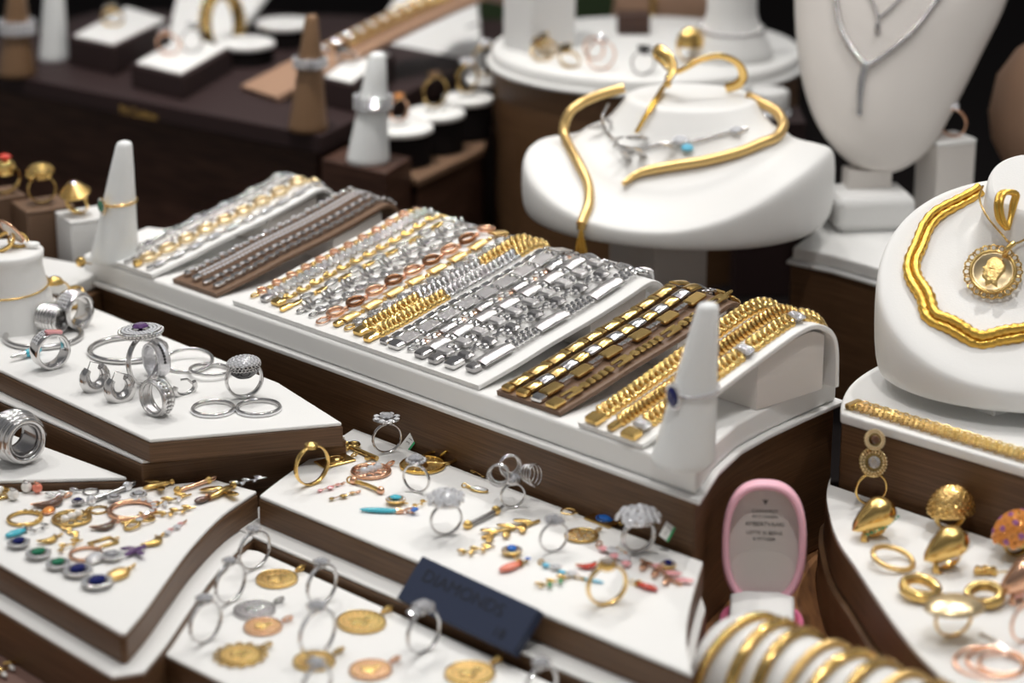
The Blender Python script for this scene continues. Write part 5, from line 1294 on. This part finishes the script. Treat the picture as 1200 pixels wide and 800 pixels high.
# white neck bust on the drum with a gold dome ring in front
nb = P(856, 68, zd)
t = thing('necklace_bust', 'white neck shaped bust on the drum behind the oval bust', 'necklace display', Matrix.Translation(nb))
MB().lathe([(.032, 0), (.0335, .002), (.032, .007), (.027, .017), (.0215, .028), (.0192, .036), (.0188, .09)], 48, SC(1, .8, 1)).build('torso', 'white_satin', t)
t = thing('necklace', 'thin bead chain around the white neck bust on the drum', 'necklace', Matrix.Translation(nb))
g = MB()
for k in range(60):
    a = 2*pi*k/60; g.ball(.0016, TR((.0245*cos(a), .0198*sin(a), .0235+.003*sin(a))), 6, 4)
g.build('beads', 'silver', t)
gold_ring('large polished gold dome ring standing in front of the white neck bust', P(808, 72, zd), .021, 'gold', yaw=18, w=.005, head=lambda o, d: h_dome(o, d-.006, .0115, .0085, .0115, 'gold'), lean=0)
lying('dark silver hoop earring leaning by the white neck bust', 838, 46, zd+.012, 26, .0012, 'silver_dark', 'earring', 'earring', tilt=(70, 10), lift=-.006)
p = PD(902, 112, 1.80)
t = thing('ring_stand', 'small silvery round ring stand right of the drum', 'ring stand', Matrix.Translation(V((p.x, p.y, p.z-.014))))
MB().lathe([(.017, 0), (.017, .0035), (.0145, .0045)], 32).build('foot', 'chrome', t); MB().lathe([(.0145, .0046), (.0145, .017), (.013, .0185), (.004, .019)], 32).build('top_disc', 'white_satin', t)
b = MB().box(.05, .05, p.z-.0142).build('display_block', 'dark_leather', bevel=.001); b.matrix_world = Matrix.Translation(V((p.x, p.y, 0))); tag(b, 'dark block under the small silvery round stand', 'display block')
# distant brown bust, green wall panel, dark box
o = tag(MB().box(.30, .02, .34).build('wall_panel', 'wall_green', bevel=.002), 'dull green wall panel far behind the drum', 'wall panel'); pp = PD(704, -60, 2.5); o.matrix_world = Matrix.Translation(V((pp.x, pp.y, pp.z-.12)))
pp = PD(800, 40, 2.15)
t = thing('necklace_bust', 'brown leather bust in the shadows behind the drum', 'necklace display', Matrix.Translation(V((pp.x, pp.y, pp.z-.02))))
MB().box(.03, .02, pp.z-.04, TR((0, 0, -(pp.z-.02)))).build('stand_post', 'dark_leather', t)
MB().lathe([(.030, -.03), (.052, .002), (.064, .03), (.060, .06), (.040, .08), (.03, .12)], 40, SC(1, .6, 1)).build('torso', 'tan_leather', t)
t2 = thing('necklace', 'gold pendant necklace on the brown leather bust in the shadows', 'necklace', Matrix.Translation(V((pp.x, pp.y, pp.z-.02))))
g = MB()
for k in range(9): g.ball(.003, TR((-.030+.0016*sin(k), -.0365+.001*k*0, .062-.0046*k)), 8, 6)
g.build('drop', 'gold', t2); MB().tube([(-.045, -.02, .085), (-.035, -.036, .066), (-.028, -.038, .062)], .001, 6).build('chain', 'gold', t2)
pp = P(742, 38, zd)
t = tag(MB().box(.026, .02, .016).build('display_block', 'dark_wood', bevel=.001), 'small dark brown block on the far side of the drum', 'display block'); t.matrix_world = Matrix.Translation(V((pp.x, pp.y, zd)))
# --- right: large upright necklace bust on a white topped drum
zr = .100
rp = curve2(outl([(921, 286), (940, 275), (975, 283), (1040, 303), (1100, 325)], zr))
rp = outl([(922, 289), (975, 300), (1038, 318)], zr)+outl([('uv', 330, 228), ('uv', 330, 330), ('uv', 110, 400), ('uv', -50, 405), ('uv', -2, 290)], 0)
t = thing('display_drum', 'brown stand with a white lipped top behind the right hand bust', 'display drum')
slab('drum', offset(rp, -.002), 0, zr-.0125, 'brown_satin', t, .0015)
slab('rim', rp, zr-.0123, zr-.0095, 'white_satin', t, .001)
slab('top_panel', offset(rp, -.003), zr-.0093, zr, 'white_leather', t, .002)
bb = P(1016, 262, zr)
t = thing('necklace_bust', 'large white upright bust with silver necklaces at the top right', 'necklace display', Matrix.Translation(bb))
MB().box(.056, .044, .024, RZ(8), .004).build('foot', 'white_satin', t, bevel=.003)
MB().box(.030, .018, .014, TR((.0, .012, .022)) @ RZ(8)).build('neck_post', 'warm_white', t)
dU = depth_of(bb)
outp = [(1040, 203), (1000, 194), (966, 160), (946, 118), (935, 66), (931, 0), (934, -70), (980, -130), (1110, -130), (1190, -60), (1180, 0), (1152, 60), (1122, 120), (1096, 166), (1072, 190)]
def bpt(x_, y_, k): return PD(x_, y_, dU-.010+(203-y_)*.00016+k)
ol = smoothline([V((x_, y_, 0)) for x_, y_ in outp], 4, closed=True); cx_, cy_ = 1045, 60
binv = Matrix.Translation(bb).inverted()
rings = []
for s_, k in ((.55, .034), (.90, .030), (.97, .022), (1., .010), (.985, .001), (.95, -.004), (.85, -.0095), (.65, -.016), (.35, -.021), (.08, -.023)):
    rings.append([binv @ bpt(cx_+(q.x-cx_)*s_, cy_+(q.y-cy_)*s_, k) for q in ol])
bo2 = MB().loft(rings, None, True).build('torso', 'warm_white', t)
T5 = tree_of(bo2)
t = thing('necklace', 'silver pave necklace meeting in a long drop on the large upright bust', 'necklace', Matrix.Translation(bb))
g = MB(); pts = smoothline(lay(T5, [(978, -10), (983, 22), (992, 48), (1006, 68), (1014, 76)], .002, dU), 8)+smoothline(lay(T5, [(1016, 78), (1030, 70), (1056, 50), (1078, 28), (1104, -8)], .002, dU), 8)
MB().tube([binv @ p for p in pts], .0016, 6).build('chain', 'silver_dark', t)
for i in range(0, len(pts), 1): g.ball(.0021, TR(binv @ pts[i]), 6, 4)
g.build('pave_beads', 'silver', t)
d = smoothline(lay(T5, [(1014, 78), (1010, 96), (1008, 114), (1007, 134)], .0024, dU), 5); g = MB()
for i, p in enumerate(d): g.gem(.0030-.00006*i, Matrix.Translation(binv @ p) @ RX(70), 7)
g.build('drop', 'silver', t)
t = thing('necklace', 'short silver Y necklace with a tiny drop high on the large upright bust', 'necklace', Matrix.Translation(bb))
for q in ([(1016, -10), (1024, 6), (1029, 22)], [(1064, -12), (1046, 8), (1030, 22)], [(1029, 22), (1028, 40)]):
    MB().tube([binv @ p for p in smoothline(lay(T5, q, .0018, dU), 4)], .0010, 6).build('chain', 'silver_dark', t)
MB().ball(1, Matrix.Translation(binv @ lay(T5, [(1028, 36)], .0022, dU)[0]) @ SC(.002, .002, .005), 8, 6).build('drop', 'silver_dark', t)
pb_ = P(1104, 247, zr); hB = sz(pb_, 84)/.94
o = thing('display_block', 'white square pedestal block holding rings, beside the large upright bust', 'display block', Matrix.Translation(pb_) @ RZ(24))
MB().box(.031, .027, hB-.003).build('block', 'warm_white', o, bevel=.001); MB().box(.0315, .0275, .003, TR((0, 0, hB-.0029))).build('lid', 'white_leather', o, bevel=.001)
gold_ring('rose gold ring with small diamonds on the white pedestal block', pb_+V((.004, 0, hB+.0002)), .021, 'rose_gold', yaw=-30, w=.003, head=lambda o, d: h_cluster(o, d-.001, .0045, .002, 6, 'rose_gold', 'crystal'), lean=8)
gold_ring('thin silver crossed ring beside the rose gold one on the white pedestal block', pb_+V((-.008, -.004, hB+.0002)), .018, 'silver', yaw=50, w=.002, lean=-35, head=lambda o, d: h_cluster(o, d-.001, .003, .0014, 5, 'silver', 'crystal'))
pp = PD(1206, 150, 1.72)
t = thing('necklace_bust', 'tan leather bust cut by the right edge of the picture', 'necklace display', Matrix.Translation(V((pp.x+.008, pp.y, zr+.002))))
MB().box(.026, .02, zr+.004, TR((0, 0, -zr-.002))).build('stand_post', 'dark_leather', t)
MB().lathe([(.018, 0), (.02, .01), (.034, .035), (.037, .055), (.033, .08), (.02, .10), (.008, .108)], 40).build('torso', 'tan_leather', t)
# --- left: ring boxes and the small white bust
def topbox(name, label, px, py, dep, w, d, yaw, m, cap=None):
    p = PD(px, py, dep); t = thing(name, label, 'ring block', Matrix.Translation(V((p.x, p.y, 0))) @ RZ(yaw))
    MB().box(w, d, p.z-.0022).build('block', m, t, bevel=.001); MB().box(w+.0004, d+.0004, .002, TR((0, 0, p.z-.002))).build('top_pad', cap or m, t, bevel=.0008)
    return p
pA = topbox('ring_block', 'brown leather block with a gold and red ring at the far left edge', -4, 226, 1.66, .032, .030, 30, 'brown_leather')
pB = topbox('ring_block', 'brown leather block carrying the gold flower ring', 50, 238, 1.645, .034, .032, 30, 'brown_leather')
pC = topbox('ring_block', 'white block carrying the ribbed gold ring beside the emerald cone', 100, 250, 1.625, .032, .030, 30, 'white_satin')
gold_ring('gold ring with a red stone on the far left brown block', pA+V((.006, 0, 0)), .022, 'gold', yaw=30, w=.004, head=lambda o, d: (h_dome(o, d-.004, .0085, .0075, .008, 'gold'), MB().gem(.0045, TR((0, 0, d+.0052))).build('gemstone', 'red_enamel', o)), lean=10)
gold_ring('chunky gold flower ring on the second brown block', pB+V((0, 0, 0)), .020, 'gold_brass', yaw=20, w=.004, head=lambda o, d: h_cluster(o, d-.003, .0088, .0042, 13, 'gold_brass', 'gold', .95, 'petals'))
def ribdome(o, d):
    g = MB()
    for k in range(7): g.torus(.0096-.0011*k, .0012, TR((0, 0, d-.001+.0011*k)), 26, 7)
    g.build('ribbed_dome', 'gold', o); MB().gem(.0028, TR((0, 0, d+.0066))).build('gemstone', 'smoky', o)
gold_ring('ribbed gold cocktail ring on the white block beside the emerald cone', pC+V((-.004, 0, 0)), .017, 'gold', yaw=-20, w=.004, head=ribdome, lean=14)
t = tag(MB().box(.09, .04, .010).build('display_ledge', 'white_satin', bevel=.002), 'narrow white ledge below the white ring block', 'display ledge')
pp = PD(78, 312, 1.585); t.matrix_world = Matrix.Translation(V((pp.x-.02, pp.y, pp.z-.01))) @ RZ(-28)
t2 = tag(MB().box(.10, .045, pp.z-.0102).build('display_plinth', 'brown_satin', bevel=.001), 'brown plinth under the narrow white ledge', 'display plinth'); t2.matrix_world = Matrix.Translation(V((pp.x-.02, pp.y, 0))) @ RZ(-28)
for (x_, y_, r, lab) in ((95, 313, .0035, 'small round gold stud earring on the corner of the bracelet platform'),):
    pp = P(x_, y_, .1032); o = thing('earring', lab, 'earring', Matrix.Translation(pp)); MB().ball(r, TR((0, 0, r))).build('bead', 'gold', o); MB().tube([(0, 0, r), (.006, .004, .001)], .0005, 5).build('post', 'gold', o)
gold_ring('upright gold ring half hidden behind the small white bust', P(66, 366, ZR), .022, 'gold', yaw=30, w=.004, head=hd_y)
gold_ring('gold ring lying against the platform behind the bright silver dome ring', P(82, 362, ZR), .016, 'gold_brass', yaw=-30, w=.005, lean=-40)
sb_ = P(22, 384, ZR); sb_.z = ZR
hS = sz(sb_, 84)/.94
t = thing('necklace_bust', 'small white neck bust with a fine gold chain at the left edge', 'necklace display', Matrix.Translation(sb_+V((-.008, .012, 0))))
MB().lathe([(.031, 0), (.0305, .004), (.0255, hS*.45), (.0228, hS*.75), (.0225, hS*.86), (.0236, hS*.9), (.0238, hS*.97), (.022, hS), (.01, hS)], 48).build('neck', 'white_leather', t)
tc_ = thing('necklace', 'fine gold chain around the small white neck bust', 'necklace', t.matrix_world.copy())
MB().torus(.0256, .0006, TR((0, 0, hS*.52)) @ RX(5) , 60, 6).build('chain', 'gold', tc_)
top = sb_+V((-.008, .012, hS+.0002))
gold_ring('gold ring with an oval mother of pearl face on the small white neck bust', top+V((-.004, -.006, 0)), .016, 'gold', yaw=-40, w=.003, lean=-52, head=lambda o, d: (MB().ball(1, TR((0, 0, d+.0005)) @ SC(.0075, .0098, .002), 20, 8).build('pearl_face', 'pearl', o), MB().torus(.0088, .0009, TR((0, 0, d+.0004)) @ SC(.86, 1.12, 1), 28, 6).build('bezel', 'rose_gold', o)))
gold_ring('gold braided ring beside the mother of pearl ring on the small white bust', top+V((.010, .002, 0)), .013, 'gold_brass', yaw=30, w=.004, lean=-60)
p_ = top+V((.017, .002, 0))
o = thing('price_tag', 'tiny white oval tag beside the rings on the small white bust', 'price tag', Matrix.Translation(p_+V((0, 0, .002)))); MB().lathe([(.0001, 0), (.0042, .0002), (.0044, .0008), (.0001, .001)], 24, RX(14) @ SC(1.1, .7, 1)).build('card', 'paper', o)
# ================================================================ lights, world, camera
def area(name, loc, target, size, power, col=(1, 1, 1), shape='DISK', spread=None):
    l = bpy.data.lights.new(name, 'AREA'); l.shape = shape; l.size = size; l.energy = power; l.color = col
    if spread: l.spread = R(spread)
    o = bpy.data.objects.new(name, l); COL.objects.link(o); o.location = loc
    d = V(target)-V(loc); o.rotation_euler = d.to_track_quat('-Z', 'Y').to_euler(); return o
for (x, y, z, e) in ((.55, .5, 1.5, 4.6), (-.4, .5, 1.5, 3.4), (.15, -.62, 1.5, 3.6), (.05, .95, 1.35, 2.6), (-.85, .15, 1.5, 1.8), (.95, -.05, 1.5, 1.8)):
    area('ceiling_spot_or_fill', (x, y, z), (.25*x, -.20, .1), .022, e*.215, (1, .965, .925), spread=66)
for (x, y, z) in ((-.5, -.4, 1.5), (.5, -.45, 1.5), (-.2, .7, 1.6), (.35, .85, 1.5), (-.7, .75, 1.4), (.75, .35, 1.6), (0, .2, 1.65)):
    area('ceiling_downlight', (x, y, z), (x*.6, -.05, .1), .015, .42, (1, .97, .94), spread=130)
area('ceiling_spot_or_fill', (-.25, .15, 1.5), (-.22, .55, .12), .03, 1.5, (1, .965, .925), spread=50)  # extra lamp added to brighten the back left display
area('overhead_fill', (0, .1, 1.9), (0, 0, 0), .8, .5, (1, .985, .97), 'SQUARE')  # broad soft fill added overhead, stands in for the store's ambient light
w = bpy.data.worlds.new('shop'); S.world = w; w.use_nodes = True
nt = w.node_tree; bg = nt.nodes['Background']; bg.inputs[1].default_value = .47
tc = nt.nodes.new('ShaderNodeTexCoord'); sx = nt.nodes.new('ShaderNodeSeparateXYZ'); cr = nt.nodes.new('ShaderNodeValToRGB')
nt.links.new(tc.outputs['Generated'], sx.inputs[0]); nt.links.new(sx.outputs['Z'], cr.inputs[0]); nt.links.new(cr.outputs[0], bg.inputs[0])
e = cr.color_ramp.elements; e[0].position = .02; e[0].color = (1, .96, .92, 1); e[1].position = 1; e[1].color = (.5, .51, .53, 1)
for p_, c_ in ((.14, (1, .97, .93, 1)), (.30, (.85, .83, .80, 1)), (.5, (.25, .25, .26, 1)), (.7, (.40, .40, .41, 1))):
    q = e.new(p_); q.color = c_
cd = bpy.data.cameras.new('camera'); cam = bpy.data.objects.new('camera', cd); COL.objects.link(cam)
cam.location = CAM; cam.rotation_euler = (pi/2-TH, 0, 0)
cd.sensor_width = 36; cd.lens = FPX*36/1200; cd.clip_start = .05; cd.clip_end = 50
cd.dof.use_dof = True; cd.dof.focus_distance = 1.38; cd.dof.aperture_fstop = 4.7
S.camera = cam
vs = S.view_settings; S.display_settings.display_device = 'sRGB'
vs.view_transform = 'Standard'; vs.look = 'None'; vs.gamma = 1; vs.use_curve_mapping = False; vs.exposure = -.1
S.cycles.use_denoising = True
S.cycles.max_bounces = 8
S.cycles.sample_clamp_indirect = 6
